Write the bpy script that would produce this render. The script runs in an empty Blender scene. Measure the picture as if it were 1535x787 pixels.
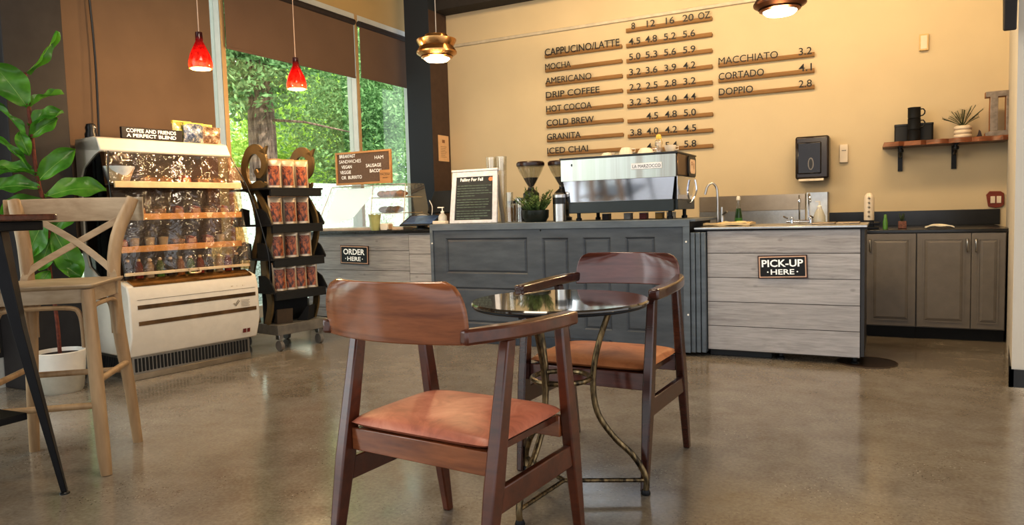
import bpy, bmesh, math, random
from mathutils import Vector, Matrix, Euler
random.seed(7)
COL = bpy.context.scene.collection
PI = math.pi

# ------------------------------------------------------------------ helpers
def lin(c):
    return tuple((x/255/12.92 if x/255 <= .04045 else ((x/255+.055)/1.055)**2.4) for x in c) + (1,)

class NT:
    def __init__(s, name):
        s.m = bpy.data.materials.new(name); s.m.use_nodes = True
        s.t = s.m.node_tree; s.t.nodes.clear()
        s.out = s.t.nodes.new('ShaderNodeOutputMaterial')
    def n(s, typ, **k):
        n = s.t.nodes.new(typ)
        for a, b in k.items():
            if a in n.inputs: n.inputs[a].default_value = b
            else: setattr(n, a, b)
        return n
    def l(s, a, b): s.t.links.new(a, b)
    def coord(s, scale=(1, 1, 1), gen=False, loc=(0, 0, 0)):
        tc = s.n('ShaderNodeTexCoord'); mp = s.n('ShaderNodeMapping')
        mp.inputs['Scale'].default_value = scale; mp.inputs['Location'].default_value = loc
        s.l(tc.outputs['Generated' if gen else 'Object'], mp.inputs[0]); return mp.outputs[0]
    def noise(s, vec, scale, detail=4, rough=.55, dist=0):
        n = s.n('ShaderNodeTexNoise'); n.inputs['Scale'].default_value = scale
        n.inputs['Detail'].default_value = detail; n.inputs['Roughness'].default_value = rough
        n.inputs['Distortion'].default_value = dist
        if vec is not None: s.l(vec, n.inputs['Vector'])
        return n.outputs[0]
    def ramp(s, fac, stops):
        r = s.n('ShaderNodeValToRGB'); e = r.color_ramp.elements
        while len(e) < len(stops): e.new(.5)
        for i, (p, c) in enumerate(stops): e[i].position = p; e[i].color = lin(c) if len(c) == 3 else c
        s.l(fac, r.inputs[0]); return r.outputs[0]
    def mix(s, fac, a, b, mode='MIX'):
        m = s.n('ShaderNodeMix', data_type='RGBA', blend_type=mode)
        for i, x in ((0, fac), (6, a), (7, b)):
            if hasattr(x, 'links'): s.l(x, m.inputs[i])
            else: m.inputs[i].default_value = x
        return m.outputs[2]
    def bump(s, h, strength=.3, dist=.01):
        b = s.n('ShaderNodeBump'); b.inputs['Strength'].default_value = strength
        b.inputs['Distance'].default_value = dist; s.l(h, b.inputs['Height']); return b.outputs[0]
    def prin(s, color=None, rough=.5, metal=0, normal=None, **k):
        p = s.n('ShaderNodeBsdfPrincipled')
        for key, x in (('Base Color', color), ('Roughness', rough), ('Metallic', metal), ('Normal', normal)):
            if x is None: continue
            if hasattr(x, 'links'): s.l(x, p.inputs[key])
            else: p.inputs[key].default_value = x
        for a, b in k.items(): p.inputs[a.replace('_', ' ')].default_value = b
        s.l(p.outputs[0], s.out.inputs[0]); return p

def flat(name, c, rough=.5, metal=0, var=.06, nscale=12, **k):
    s = NT(name); v = s.noise(s.coord(), nscale, 3)
    c = lin(c); a = tuple(max(0, x*(1-var*2)) for x in c[:3])+(1,); b = tuple(min(1, x*(1+var*2)) for x in c[:3])+(1,)
    s.prin(s.ramp(v, [(.3, a), (.7, b)]), rough, metal, **k); return s.m
def wood(name, c1, c2, scale=(2, 30, 30), rough=.4, bump=.15, coat=0):
    s = NT(name); v = s.coord(scale); n1 = s.noise(v, 1.0, 6, .6, .6)
    n2 = s.noise(s.coord(tuple(x*4 for x in scale)), 1.0, 3)
    col = s.mix(.25, s.ramp(n1, [(.3, c1), (.7, c2)]), s.ramp(n2, [(.35, c1), (.65, c2)]))
    p = s.prin(col, rough, 0, s.bump(n2, bump, .002)); p.inputs['Coat Weight'].default_value = coat; p.inputs['Coat Roughness'].default_value = .12
    return s.m
def emit(name, c, strength, base=None):
    s = NT(name); p = s.prin(lin(base or c), .4); p.inputs['Emission Color'].default_value = lin(c); p.inputs['Emission Strength'].default_value = strength
    return s.m
def clear(name, tint=(255, 255, 255), gloss=.12, rough=.03, bump=0, bscale=8, haze=0):
    s = NT(name); t = s.n('ShaderNodeBsdfTransparent'); t.inputs[0].default_value = lin(tint)
    g = s.n('ShaderNodeBsdfGlossy'); g.inputs['Roughness'].default_value = rough
    if bump: s.l(s.bump(s.noise(s.coord(), bscale, 3, .5, 1.5), bump, .05), g.inputs['Normal'])
    mx = s.n('ShaderNodeMixShader'); mx.inputs[0].default_value = gloss
    s.l(t.outputs[0], mx.inputs[1]); s.l(g.outputs[0], mx.inputs[2]); o = mx
    if haze:
        d = s.n('ShaderNodeBsdfDiffuse'); d.inputs[0].default_value = lin((235, 232, 225)); m2 = s.n('ShaderNodeMixShader'); m2.inputs[0].default_value = haze
        s.l(mx.outputs[0], m2.inputs[1]); s.l(d.outputs[0], m2.inputs[2]); o = m2
    s.l(o.outputs[0], s.out.inputs[0]); return s.m

class MB:
    def __init__(s): s.v = []; s.f = []
    def add(s, vs, fs):
        o = len(s.v); s.v += [Vector(p) for p in vs]; s.f += [tuple(i+o for i in f) for f in fs]; return s
    def hexa(s, p):
        return s.add(p, [(0, 3, 2, 1), (4, 5, 6, 7), (0, 1, 5, 4), (1, 2, 6, 5), (2, 3, 7, 6), (3, 0, 4, 7)])
    def box(s, x0, x1, y0, y1, z0, z1):
        return s.hexa([(x0, y0, z0), (x1, y0, z0), (x1, y1, z0), (x0, y1, z0), (x0, y0, z1), (x1, y0, z1), (x1, y1, z1), (x0, y1, z1)])
    def bar(s, p0, p1, w0, h0, w1=None, h1=None, side=(1, 0, 0)):
        p0, p1 = Vector(p0), Vector(p1); d = (p1-p0).normalized(); a = Vector(side); a = (a-d*a.dot(d)).normalized(); b = d.cross(a)
        w1 = w0 if w1 is None else w1; h1 = h0 if h1 is None else h1; q = []
        for p, w, h in ((p0, w0, h0), (p1, w1, h1)):
            q += [p-a*w/2-b*h/2, p+a*w/2-b*h/2, p+a*w/2+b*h/2, p-a*w/2+b*h/2]
        return s.hexa(q)
    def path(s, pts, w, h, up=(0, 0, 1), ws=None):
        """rectangular section swept on pts"""
        pts = [Vector(p) for p in pts]; n = len(pts); vs = []; fs = []
        for i, p in enumerate(pts):
            d = (pts[min(i+1, n-1)]-pts[max(i-1, 0)]).normalized(); u = Vector(up); u = (u-d*u.dot(d)).normalized(); a = d.cross(u); ww = ws[i] if ws else w
            vs += [p-a*ww/2-u*h/2, p+a*ww/2-u*h/2, p+a*ww/2+u*h/2, p-a*ww/2+u*h/2]
        for i in range(n-1):
            for k in range(4): fs.append((i*4+k, i*4+(k+1) % 4, i*4+4+(k+1) % 4, i*4+4+k))
        fs += [(3, 2, 1, 0), tuple(range(4*n-4, 4*n))]; return s.add(vs, fs)
    def tube(s, pts, r, seg=10, closed=False):
        pts = [Vector(p) for p in pts]; n = len(pts); vs = []; fs = []; ref = None
        for i, p in enumerate(pts):
            if closed: d = pts[(i+1) % n]-pts[i-1]
            else: d = pts[min(i+1, n-1)]-pts[max(i-1, 0)]
            d.normalize()
            if ref is None: ref = Vector((0, 0, 1)) if abs(d.z) < .9 else Vector((1, 0, 0))
            a = (ref-d*ref.dot(d)).normalized(); ref = a; b = d.cross(a); rr = r[i] if isinstance(r, (list, tuple)) else r
            vs += [p+(a*math.cos(t*2*PI/seg)+b*math.sin(t*2*PI/seg))*rr for t in range(seg)]
        for i in range(n if closed else n-1):
            j = (i+1) % n
            for k in range(seg): fs.append((i*seg+k, i*seg+(k+1) % seg, j*seg+(k+1) % seg, j*seg+k))
        if not closed: fs += [tuple(range(seg-1, -1, -1)), tuple(range(n*seg-seg, n*seg))]
        return s.add(vs, fs)
    def lathe(s, prof, c=(0, 0, 0), seg=24):
        vs = []; fs = []; n = len(prof)
        for r, z in prof:
            vs += [(c[0]+max(r, 1e-5)*math.cos(t*2*PI/seg), c[1]+max(r, 1e-5)*math.sin(t*2*PI/seg), c[2]+z) for t in range(seg)]
        for i in range(n-1):
            for k in range(seg): fs.append((i*seg+k, i*seg+(k+1) % seg, (i+1)*seg+(k+1) % seg, (i+1)*seg+k))
        if prof[0][0] > 1e-4: fs.append(tuple(range(seg-1, -1, -1)))
        if prof[-1][0] > 1e-4: fs.append(tuple(range(n*seg-seg, n*seg)))
        return s.add(vs, fs)
    def shell(s, prof, c=(0, 0, 0), seg=24):
        """open lathe, no caps"""
        n0 = len(s.f); s.lathe(prof, c, seg)
        s.f = [f for i, f in enumerate(s.f) if i < n0 or len(f) == 4]; return s
    def prism(s, poly, plane, d0, d1):
        n = len(poly)
        def P(a, b, d): return {'xz': (a, d, b), 'yz': (d, a, b), 'xy': (a, b, d)}[plane]
        return s.add([P(a, b, d0) for a, b in poly]+[P(a, b, d1) for a, b in poly],
                     [tuple(range(n-1, -1, -1)), tuple(range(n, 2*n))]+[(i, (i+1) % n, n+(i+1) % n, n+i) for i in range(n)])
    def sheet(s, fn, nu, nv, th=0, thv=(0, 0, 1)):
        """fn(u,v)->point, optional thickness"""
        vs = [Vector(fn(i/nu, j/nv)) for j in range(nv+1) for i in range(nu+1)]; W = nu+1; o = len(vs)
        fs = [(j*W+i, j*W+i+1, (j+1)*W+i+1, (j+1)*W+i) for j in range(nv) for i in range(nu)]
        if th:
            t = Vector(thv)*th; vs += [v-t for v in vs]; fs += [tuple(o+k for k in reversed(f)) for f in fs[:nu*nv]]
            edge = [(0*W+i, 0*W+i+1) for i in range(nu)]+[(j*W+nu, (j+1)*W+nu) for j in range(nv)]+[(nv*W+i+1, nv*W+i) for i in range(nu)]+[((j+1)*W, j*W) for j in range(nv)]
            fs += [(a, a+o, b+o, b) for a, b in edge]
        return s.add(vs, fs)
    def xf(s, M, start=0):
        for i in range(start, len(s.v)): s.v[i] = M @ s.v[i]
        return s
    def build(s, name, mat, parent=None, bevel=0, smooth=True, world=True, subsurf=0):
        if world and parent is not None:
            Mi = parent['_m'] if False else Matrix.LocRotScale(parent.location, parent.rotation_euler, None)
            if parent.parent is not None: Mi = Matrix.LocRotScale(parent.parent.location, parent.parent.rotation_euler, None) @ Mi
            Mi = Mi.inverted(); s.v = [Mi @ v for v in s.v]
        me = bpy.data.meshes.new(name); me.from_pydata([tuple(v) for v in s.v], [], s.f)
        bm = bmesh.new(); bm.from_mesh(me); bmesh.ops.recalc_face_normals(bm, faces=bm.faces)
        if smooth:
            for f in bm.faces: f.smooth = True
            for e in bm.edges:
                if len(e.link_faces) == 2 and e.calc_face_angle(0) > .7: e.smooth = False
        bm.to_mesh(me); bm.free()
        ob = bpy.data.objects.new(name, me); COL.objects.link(ob); me.materials.append(mat)
        if parent is not None: ob.parent = parent
        if bevel:
            b = ob.modifiers.new('bevel', 'BEVEL'); b.width = bevel; b.segments = 2; b.limit_method = 'ANGLE'; b.angle_limit = .6
        if subsurf:
            b = ob.modifiers.new('sub', 'SUBSURF'); b.levels = subsurf; b.render_levels = subsurf
        return ob

def tag(o, label=None, cat=None, group=None, kind=None):
    for k, v in (('label', label), ('category', cat), ('group', group), ('kind', kind)):
        if v: o[k] = v
    return o
def thing(name, label, cat, loc=(0, 0, 0), rotz=0, group=None):
    o = bpy.data.objects.new(name, None); COL.objects.link(o); o.location = loc; o.rotation_euler = (0, 0, rotz)
    o.empty_display_size = .1
    return tag(o, label, cat, group)
def dup(root, loc, rotz, label, group=None):
    def cp(o, par):
        c = o.copy(); COL.objects.link(c); c.parent = par
        for ch in [x for x in COL.objects if x.parent == o]: cp(ch, c)
        return c
    r = cp(root, None); r.location = loc; r.rotation_euler = (0, 0, rotz); r['label'] = label
    if group: r['group'] = group
    return r
_tc = {}
def glyphs(body, bold=0):
    if (body, bold) in _tc: return _tc[(body, bold)]
    cu = bpy.data.curves.new('t', 'FONT'); cu.body = body; cu.offset = bold; cu.extrude = 0; cu.resolution_u = 3
    ob = bpy.data.objects.new('t', cu); COL.objects.link(ob)
    dg = bpy.context.evaluated_depsgraph_get(); ev = ob.evaluated_get(dg); me = ev.to_mesh()
    vs = [v.co.copy() for v in me.vertices]; fs = [tuple(p.vertices) for p in me.polygons]; ev.to_mesh_clear()
    bpy.data.objects.remove(ob); bpy.data.curves.remove(cu)
    x0 = min(v.x for v in vs); x1 = max(v.x for v in vs); y0 = min(v.y for v in vs); y1 = max(v.y for v in vs)
    _tc[(body, bold)] = (vs, fs, x0, x1, y0, y1); return _tc[(body, bold)]
def text(mb, body, O, R, U, w, h, bold=.02, depth=.0):
    """lettering with its lower left corner at O, width w along R, height h along U"""
    vs, fs, x0, x1, y0, y1 = glyphs(body, bold); O, R, U = Vector(O), Vector(R), Vector(U); N = R.cross(U)
    sx = w/(x1-x0); sy = h/(y1-y0)
    P = [O+R*(v.x-x0)*sx+U*(v.y-y0)*sy for v in vs]
    if depth:
        o = len(P); mb.add([p+N*depth for p in P]+P, fs)
        # side walls from boundary edges
        cnt = {}
        for f in fs:
            for i in range(len(f)):
                a, b = f[i], f[(i+1) % len(f)]; cnt[(a, b)] = 1
        base = len(mb.v)-2*o
        mb.f += [(base+a, base+a+o, base+b+o, base+b) for (a, b) in cnt if (b, a) not in cnt]
    else: mb.add(P, fs)
    return mb
def rounded(w, h, r, n=5):
    pts = []
    for cx, cy, a0 in ((w/2-r, h/2-r, 0), (-w/2+r, h/2-r, 90), (-w/2+r, -h/2+r, 180), (w/2-r, -h/2+r, 270)):
        for i in range(n+1):
            a = math.radians(a0+90*i/n); pts.append((cx+r*math.cos(a), cy+r*math.sin(a)))
    return pts
def spline(pts, n=8):
    pts = [Vector(p) for p in pts]; out = []; P = [pts[0]*2-pts[1]]+pts+[pts[-1]*2-pts[-2]]
    for i in range(1, len(P)-2):
        for k in range(n):
            t = k/n; a, b, c, d = P[i-1:i+3]
            out.append(.5*((2*b)+(c-a)*t+(2*a-5*b+4*c-d)*t*t+(3*b-a-3*c+d)*t**3))
    return out+[pts[-1]]

# ------------------------------------------------------------------ camera
F, YAW, PITCH, ROLL, H = 1080.24, -0.478938569, 0.0701352811, 0.0287292784, 1.17
f = Vector((math.sin(YAW)*math.cos(PITCH), math.cos(YAW)*math.cos(PITCH), -math.sin(PITCH)))
r = Vector((math.cos(YAW), -math.sin(YAW), 0)); d = f.cross(r)
r2 = r*math.cos(ROLL)+d*math.sin(ROLL); d2 = d*math.cos(ROLL)-r*math.sin(ROLL)
cam = bpy.data.objects.new('camera', bpy.data.cameras.new('camera')); COL.objects.link(cam)
M = Matrix((r2, -d2, -f)).transposed().to_4x4(); M.translation = (0, 0, H); cam.matrix_world = M
cam.data.sensor_width = 36; cam.data.lens = F/1535*36; cam.data.clip_start = .02; cam.data.clip_end = 200
bpy.context.scene.camera = cam

# ------------------------------------------------------------------ materials
def m_floor():
    s = NT('polished concrete'); c = s.coord()
    big = s.noise(c, .9, 5, .6, .4); mid = s.noise(c, 5, 6, .65, .3); fine = s.noise(c, 60, 3)
    col = s.ramp(big, [(.3, (134, 112, 84)), (.48, (164, 150, 130)), (.7, (192, 184, 170))])
    col = s.mix(.55, col, s.ramp(mid, [(.3, (124, 106, 82)), (.7, (180, 170, 152))]))
    col = s.mix(.25, col, s.ramp(fine, [(.35, (90, 78, 62)), (.65, (172, 162, 144))]))
    vo = s.n('ShaderNodeTexVoronoi'); vo.inputs['Scale'].default_value = 55; s.l(c, vo.inputs['Vector'])
    vo2 = s.n('ShaderNodeTexVoronoi'); vo2.inputs['Scale'].default_value = 38; s.l(c, vo2.inputs['Vector'])
    msk = s.ramp(s.noise(c, 2.2, 3, .6), [(.48, (0, 0, 0)), (.62, (255, 255, 255))])
    sp = s.ramp(vo.outputs['Distance'], [(.14, (255, 255, 255)), (.2, (0, 0, 0))])
    sp = s.mix(1, sp, msk, 'MULTIPLY'); col = s.mix(sp, col, lin((62, 52, 42)))
    sp2 = s.ramp(vo2.outputs['Distance'], [(.10, (255, 255, 255)), (.15, (0, 0, 0))]); sp2 = s.mix(1, sp2, msk, 'MULTIPLY')
    col = s.mix(sp2, col, lin((205, 196, 178)))
    col = s.mix(1, col, lin((222, 224, 230)), 'MULTIPLY')
    p = s.prin(col, s.ramp(mid, [(.3, (84, 84, 84)), (.7, (128, 128, 128))]), 0, s.bump(fine, .08, .002))
    p.inputs['Coat Weight'].default_value = .28; p.inputs['Coat Roughness'].default_value = .2
    return s.m
def m_planks(name, pitch, off, cols, vert=None, gap=.004):
    s = NT(name); tc = s.n('ShaderNodeTexCoord'); sep = s.n('ShaderNodeSeparateXYZ'); s.l(tc.outputs['Object'], sep.inputs[0])
    a = s.n('ShaderNodeMath', operation='SUBTRACT'); s.l(sep.outputs[2], a.inputs[0]); a.inputs[1].default_value = off
    b = s.n('ShaderNodeMath', operation='DIVIDE'); s.l(a.outputs[0], b.inputs[0]); b.inputs[1].default_value = pitch
    fl = s.n('ShaderNodeMath', operation='FLOOR'); s.l(b.outputs[0], fl.inputs[0])
    fr = s.n('ShaderNodeMath', operation='FRACT'); s.l(b.outputs[0], fr.inputs[0])
    wn = s.n('ShaderNodeTexWhiteNoise', noise_dimensions='1D'); s.l(fl.outputs[0], wn.inputs['W'])
    # grain: offset coordinates per plank
    ad = s.n('ShaderNodeVectorMath', operation='ADD'); cb = s.n('ShaderNodeCombineXYZ')
    mu = s.n('ShaderNodeMath', operation='MULTIPLY'); s.l(wn.outputs[0], mu.inputs[0]); mu.inputs[1].default_value = 37
    s.l(mu.outputs[0], cb.inputs[0]); s.l(mu.outputs[0], cb.inputs[2]); s.l(tc.outputs['Object'], ad.inputs[0]); s.l(cb.outputs[0], ad.inputs[1])
    mp = s.n('ShaderNodeMapping'); mp.inputs['Scale'].default_value = (1.3, 8, 14); s.l(ad.outputs[0], mp.inputs[0])
    g = s.noise(mp.outputs[0], 1.2, 7, .65, 1.2)
    mp2 = s.n('ShaderNodeMapping'); mp2.inputs['Scale'].default_value = (5, 20, 70); s.l(ad.outputs[0], mp2.inputs[0])
    g2 = s.noise(mp2.outputs[0], 1.0, 4, .6, .5)
    base = s.ramp(wn.outputs[0], [(0, cols[0]), (1, cols[1])])
    col = s.mix(.55, base, s.ramp(g, [(.25, cols[2]), (.5, cols[1]), (.75, cols[3])]))
    col = s.mix(.3, col, s.ramp(g2, [(.3, cols[2]), (.7, cols[3])]))
    vo = s.n('ShaderNodeTexVoronoi'); vo.inputs['Scale'].default_value = 1.0
    mp3 = s.n('ShaderNodeMapping'); mp3.inputs['Scale'].default_value = (3.2, 1, 5.5); s.l(ad.outputs[0], mp3.inputs[0])
    dn = s.n('ShaderNodeMixRGB'); s.l(mp3.outputs[0], vo.inputs['Vector'])
    kn = s.ramp(vo.outputs['Distance'], [(.03, (170, 170, 170)), (.08, (0, 0, 0))])
    col = s.mix(kn, col, lin(cols[2]))
    hi = s.ramp(fr.outputs[0], [(0, (0, 0, 0)), (gap/pitch, (0, 0, 0)), (gap/pitch*1.3, (255, 255, 255))])
    col = s.mix(hi, lin((60, 56, 52)), col)
    s.prin(col, .75, 0, s.bump(hi, .6, .004)); return s.m

PLK = [(152, 148, 148), (186, 182, 182), (110, 105, 103), (206, 202, 200)]
FLOOR = m_floor()
def m_wall(name, c, var=.04):
    s = NT(name); c0 = s.coord(); v = s.noise(c0, 1.5, 3); cc = lin(c)
    col = s.ramp(v, [(.3, tuple(x*(1-var) for x in cc[:3])+(1,)), (.7, tuple(min(1, x*(1+var)) for x in cc[:3])+(1,))])
    s.prin(col, .85, 0, s.bump(s.noise(c0, 90, 3), .08, .002)); return s.m
WALL = m_wall('menu wall paint', (206, 190, 160)); JOG = m_wall('end wall paint', (205, 198, 186)); SOFFIT = m_wall('soffit paint', (186, 160, 112))
DARKW = m_wall('dark wall paint', (44, 42, 42)); CEIL = m_wall('ceiling paint', (150, 140, 125)); COLM = m_wall('column paint', (44, 50, 58))
BLACK = flat('black plastic', (22, 22, 23), .35); BLACKM = flat('black matte', (18, 18, 18), .7); BLKMET = flat('black steel', (30, 30, 32), .38, .6)
WHITE = flat('white enamel', (226, 218, 204), .35, 0, .02); WHITEP = flat('white plastic', (232, 228, 220), .4, 0, .02)
STEEL = flat('brushed steel', (186, 184, 180), .28, 1, .03, 40); CHROME = flat('polished chrome', (215, 218, 226), .07, 1, .01)
GREYD = m_wall('slate blue door paint', (76, 82, 90), .07)
s = NT('slate satin'); v = s.noise(s.coord((1, 1, 4)), 3, 5, .6); s.prin(s.ramp(v, [(.3, (66, 71, 78)), (.7, (88, 94, 101))]), .48, 0, s.bump(s.noise(s.coord(), 30, 4), .1, .003)); GREYD = s.m
s = NT('slate satin edge'); v = s.noise(s.coord((1, 1, 4)), 3, 5, .6); s.prin(s.ramp(v, [(.3, (84, 92, 100)), (.7, (110, 119, 127))]), .42); GREYE = s.m
CABG = flat('grey cabinet lacquer', (124, 118, 112), .45, 0, .03); COUNTERB = flat('black laminate', (34, 34, 35), .22)
PLANK_P = m_planks('whitewashed boards', .188, .052, PLK); PLANK_O = m_planks('whitewashed boards grey', .206, .01-.03, [(136, 137, 140), (168, 167, 168), (98, 97, 98), (196, 195, 194)])
WALNUT = wood('red brown varnished wood', (62, 27, 14), (104, 50, 26), (2.5, 14, 14), .28, .05, .5)
WALNUTB = wood('red brown veneer', (108, 58, 32), (164, 100, 60), (3, 3, 26), .24, .04, .6)
WALNUTD = wood('dark brown varnished wood', (44, 20, 14), (78, 38, 26), (2.5, 14, 14), .26, .05, .5)
def m_leather(name, a, b, c):
    s = NT(name); v = s.noise(s.coord(), 7, 6, .65, .8); fine = s.noise(s.coord(), 260, 2)
    p = s.prin(s.ramp(v, [(.3, a), (.5, b), (.72, c)]), .42, 0, s.bump(fine, .12, .001)); return s.m
LEATHER = m_leather('worn tan leather', (146, 86, 66), (184, 114, 90), (208, 146, 120)); LEATHER2 = m_leather('orange tan leather', (150, 90, 54), (186, 120, 76), (204, 138, 92))
s = NT('dark mottled glass top'); v = s.noise(s.coord(), 4, 4, .6, .5); p = s.prin(s.ramp(v, [(.3, (34, 28, 22)), (.7, (62, 52, 40))]), .09, .15); p.inputs['Coat Weight'].default_value = 1; p.inputs['Coat Roughness'].default_value = .03; TOPG = s.m
s = NT('antique bronze'); v = s.noise(s.coord((1, 1, .3)), 60, 3); s.prin(s.ramp(v, [(.35, (50, 42, 32)), (.7, (150, 128, 92))]), .3, .85); BRONZE = s.m
ASH = wood('limed oak', (144, 114, 80), (188, 158, 120), (10, 10, 1.4), .5, .12); ASHH = wood('limed oak rail', (156, 132, 102), (196, 174, 144), (1.5, 5, 12), .42, .1)
TABLEW = wood('dark table wood', (52, 26, 18), (98, 52, 36), (2, 20, 20), .2, .1, .6)
RAILW = wood('rail wood', (122, 88, 46), (160, 120, 66), (2, 30, 30), .6); EDGEW = wood('live edge wood', (78, 40, 24), (140, 84, 50), (3, 18, 12), .4, .3)
TANW = wood('frame pine', (176, 126, 74), (206, 158, 104), (2, 20, 20), .5)
BLIND = flat('brown blind cloth', (112, 90, 74), .9, 0, .02, 3, ); BLINDW = flat('taupe blind cloth', (112, 92, 74), .9, 0, .03, 3)
FRAMEW = flat('pale window frame', (206, 208, 204), .4, 0, .02); FRAMET = flat('tan window frame', (190, 160, 118), .5, 0, .02)
GLASS = clear('window glass', (250, 255, 252), .07, .01); CLEARP = clear('clear plastic', (244, 240, 232), .13, .06, .3, 14, .05)
CURTAIN = clear('clear vinyl curtain', (240, 216, 182), .10, .10, .6, 7, .035); GLASSWARE = clear('glassware', (246, 246, 242), .14, .03, haze=.03)
INK = flat('black lettering', (20, 17, 15), .5); WHT = emit('white lettering', (240, 238, 232), .3); PAPER = flat('paper', (226, 190, 150), .7, 0, .03)  # white letters emit a little light so they read brighter
GOLD = flat('brushed brass', (196, 150, 96), .24, 1, .04, 30); BRONZED = flat('dark bronze', (96, 62, 44), .28, .9)
GLOW = emit('warm diffuser', (255, 236, 190), 14); BULB = emit('warm bulb', (255, 226, 170), 9)
CREAMC = flat('cream ceramic', (222, 208, 188), .4, 0, .02); MUG = flat('black enamel', (12, 12, 12), .5)
SOIL = flat('dark soil', (38, 28, 22), .95, 0, .2, 60); STEM = flat('woody stem', (104, 52, 36), .8, 0, .2, 40)
COFFEE = flat('coffee beans', (40, 20, 14), .5, 0, .3, 90); OLIVE = flat('olive bronze painted board', (112, 92, 58), .4, .25, .06)
RED = None

# ------------------------------------------------------------------ setting
B = 8.1; W = -5.7; K = B/7.57
def bw(x, z): return x*K, H+(z-H)*K           # a point measured on the back wall
def struct(mb, name, mat, parent=None, **k):
    o = mb.build(name, mat, parent, **k); o['kind'] = 'structure'; return o
struct(MB().box(-6.0, 4.2, -5.5, 8.4, -.12, 0), 'floor', FLOOR, smooth=False)
struct(MB().box(-6.0, 4.2, -5.5, 8.4, 4.3, 4.45), 'ceiling', CEIL, smooth=False)
struct(MB().box(-5.3, 4.2, B, B+.15, 0, 4.3), 'wall_back', WALL, smooth=False)
JX, JY = .80, 5.32
# end wall: a return running back to the menu wall and a face towards the room
mb = MB(); mb.hexa([(.70, JY, 0), (4.2, JY, 0), (4.2, B, 0), (1.0, B, 0), (.70, JY, 4.3), (4.2, JY, 4.3), (4.2, B, 4.3), (1.0, B, 4.3)])
struct(mb, 'wall_right', JOG, smooth=False)
mb = MB(); mb.hexa([(.685, JY-.012, 0), (4.2, JY-.012, 0), (4.2, JY+.1, 0), (.70, JY+.1, 0), (.685, JY-.012, .11), (4.2, JY-.012, .11), (4.2, JY+.1, .11), (.70, JY+.1, .11)])
mb.hexa([(.685, JY-.012, 0), (.71, JY-.012, 0), (.985, B-.6, 0), (.955, B-.6, 0), (.685, JY-.012, .11), (.71, JY-.012, .11), (.985, B-.6, .11), (.955, B-.6, .11)])
struct(mb, 'baseboard_right', BLACK, smooth=False)
# window wall
ZB, ZT = .22, 3.53
mb = MB(); mb.box(W-.16, W, 3.3, 8.25, ZT+.07, 4.3); mb.box(W-.16, W, -5.5, 3.3, 3.6, 4.3); struct(mb, 'wall_left', SOFFIT, smooth=False)
struct(MB().box(W-.16, W, -5.5, 8.25, 0, ZB), 'trim_1', FRAMEW, smooth=False)
struct(MB().box(W-.16, W+.005, 2.2, 3.32, ZB, 4.3), 'wall_left_pier', DARKW, smooth=False)
wy = [(-5.4, -3.2), (-3.15, -.6), (-.55, 2.2), (3.32, 5.02), (5.07, 7.03), (7.09, 8.2)]
for i, (a, b) in enumerate(wy):
    root = thing('window_%d' % (i+1), None, None, (W, a, ZB)); root['kind'] = 'structure'
    zt = ZT if i > 2 else 3.6
    m = MB(); m.box(W-.145, W, b, b+.05, ZB, zt+.07); m.box(W-.12, W, a, b, ZB, ZB+.06)
    m.build('mullion', FRAMEW, root, smooth=False)
    m = MB(); m.box(W-.11, W+.002, a, b, zt+.0, zt+.07); m.build('head_frame', FRAMEW, root, smooth=False)
    m = MB(); m.box(W-.004, W+.006, b+.0, b+.05, ZB, zt+.07); m.build('frame_face', FRAMET, root, smooth=False)
    m = MB(); m.box(W-.085, W-.079, a, b, ZB+.05, zt+.01); m.build('pane', GLASS, root, smooth=False)
# columns
def column(name, label, x0, x1, y0, y1, mat):
    o = MB().box(x0, x1, y0, y1, 0, 4.3).build(name, mat, None, .006); tag(o, label, 'column'); return o
column('square_column', 'dark blue-grey square column in the corner between the windows and the menu wall', -5.435, -5.07, 7.69, B-.002, COLM)
cc = bpy.data.objects['square_column']; MB().box(-5.0705, -5.066, 7.69+.004, B-.002, 0, 3.715).build('warm_lit_face', flat('warm-lit column face', (82, 64, 54), .7), cc)  # warm light on this side of the column painted into its colour
column('square_column', 'near-black square column at the left edge behind the fiddle leaf fig', -5.69, -5.4, 2.89, 3.315, flat('charcoal paint', (48, 44, 43), .7))
# beam and conduit on the menu wall
x, z = bw(-4.68, 3.55)
tag(MB().box(-5.07, 4.1, B-.02-.25, B-.002, 3.72, 4.29).build('ceiling_beam', flat('beam paint', (52, 47, 44), .8), None, .004), 'dark painted beam running along the top of the menu wall', 'beam')
za = H+(3.18-H)*K
t = thing('wall_conduit', 'thin pale conduit crossing the upper menu wall above the price rails', 'conduit', (-1.3, B, za))
MB().box(-5.06, -1.1, B-.022, B, za-.018, za+.018).build('pipe', flat('conduit paint', (196, 186, 168), .5), t, .004)

# ------------------------------------------------------------------ menu rails
def rail(x0, x1, z, items, label, group):
    """items: (text, start fraction, width fraction)"""
    X0, Z = bw(x0, z); X1, _ = bw(x1, z); w = X1-X0
    t = thing('menu_rail', label, 'menu rail', (X0, B, Z), 0, group)
    m = MB(); m.box(X0, X1, B-.028, B-.001, Z-.037, Z-.004); m.box(X0, X1, B-.032, B-.024, Z-.03, Z+.006); m.build('ledge', RAILW, t, .002)
    m = MB()
    for txt, a, ww in items: text(m, txt, (X0+w*a, B-.0345, Z-.013), (1, 0, 0), (0, 0, 1), w*ww, .074 if '/' not in txt else .084, .0 if 'M' in txt else .006, .003)
    m.build('lettering', INK, t, smooth=False)
names = [('CAPPUCINO/LATTE', .97), ('MOCHA', .345), ('AMERICANO', .61), ('DRIP COFFEE', .71), ('HOT COCOA', .605), ('COLD BREW', .63), ('GRANITA', .455), ('ICED CHAI', .545)]
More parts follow.
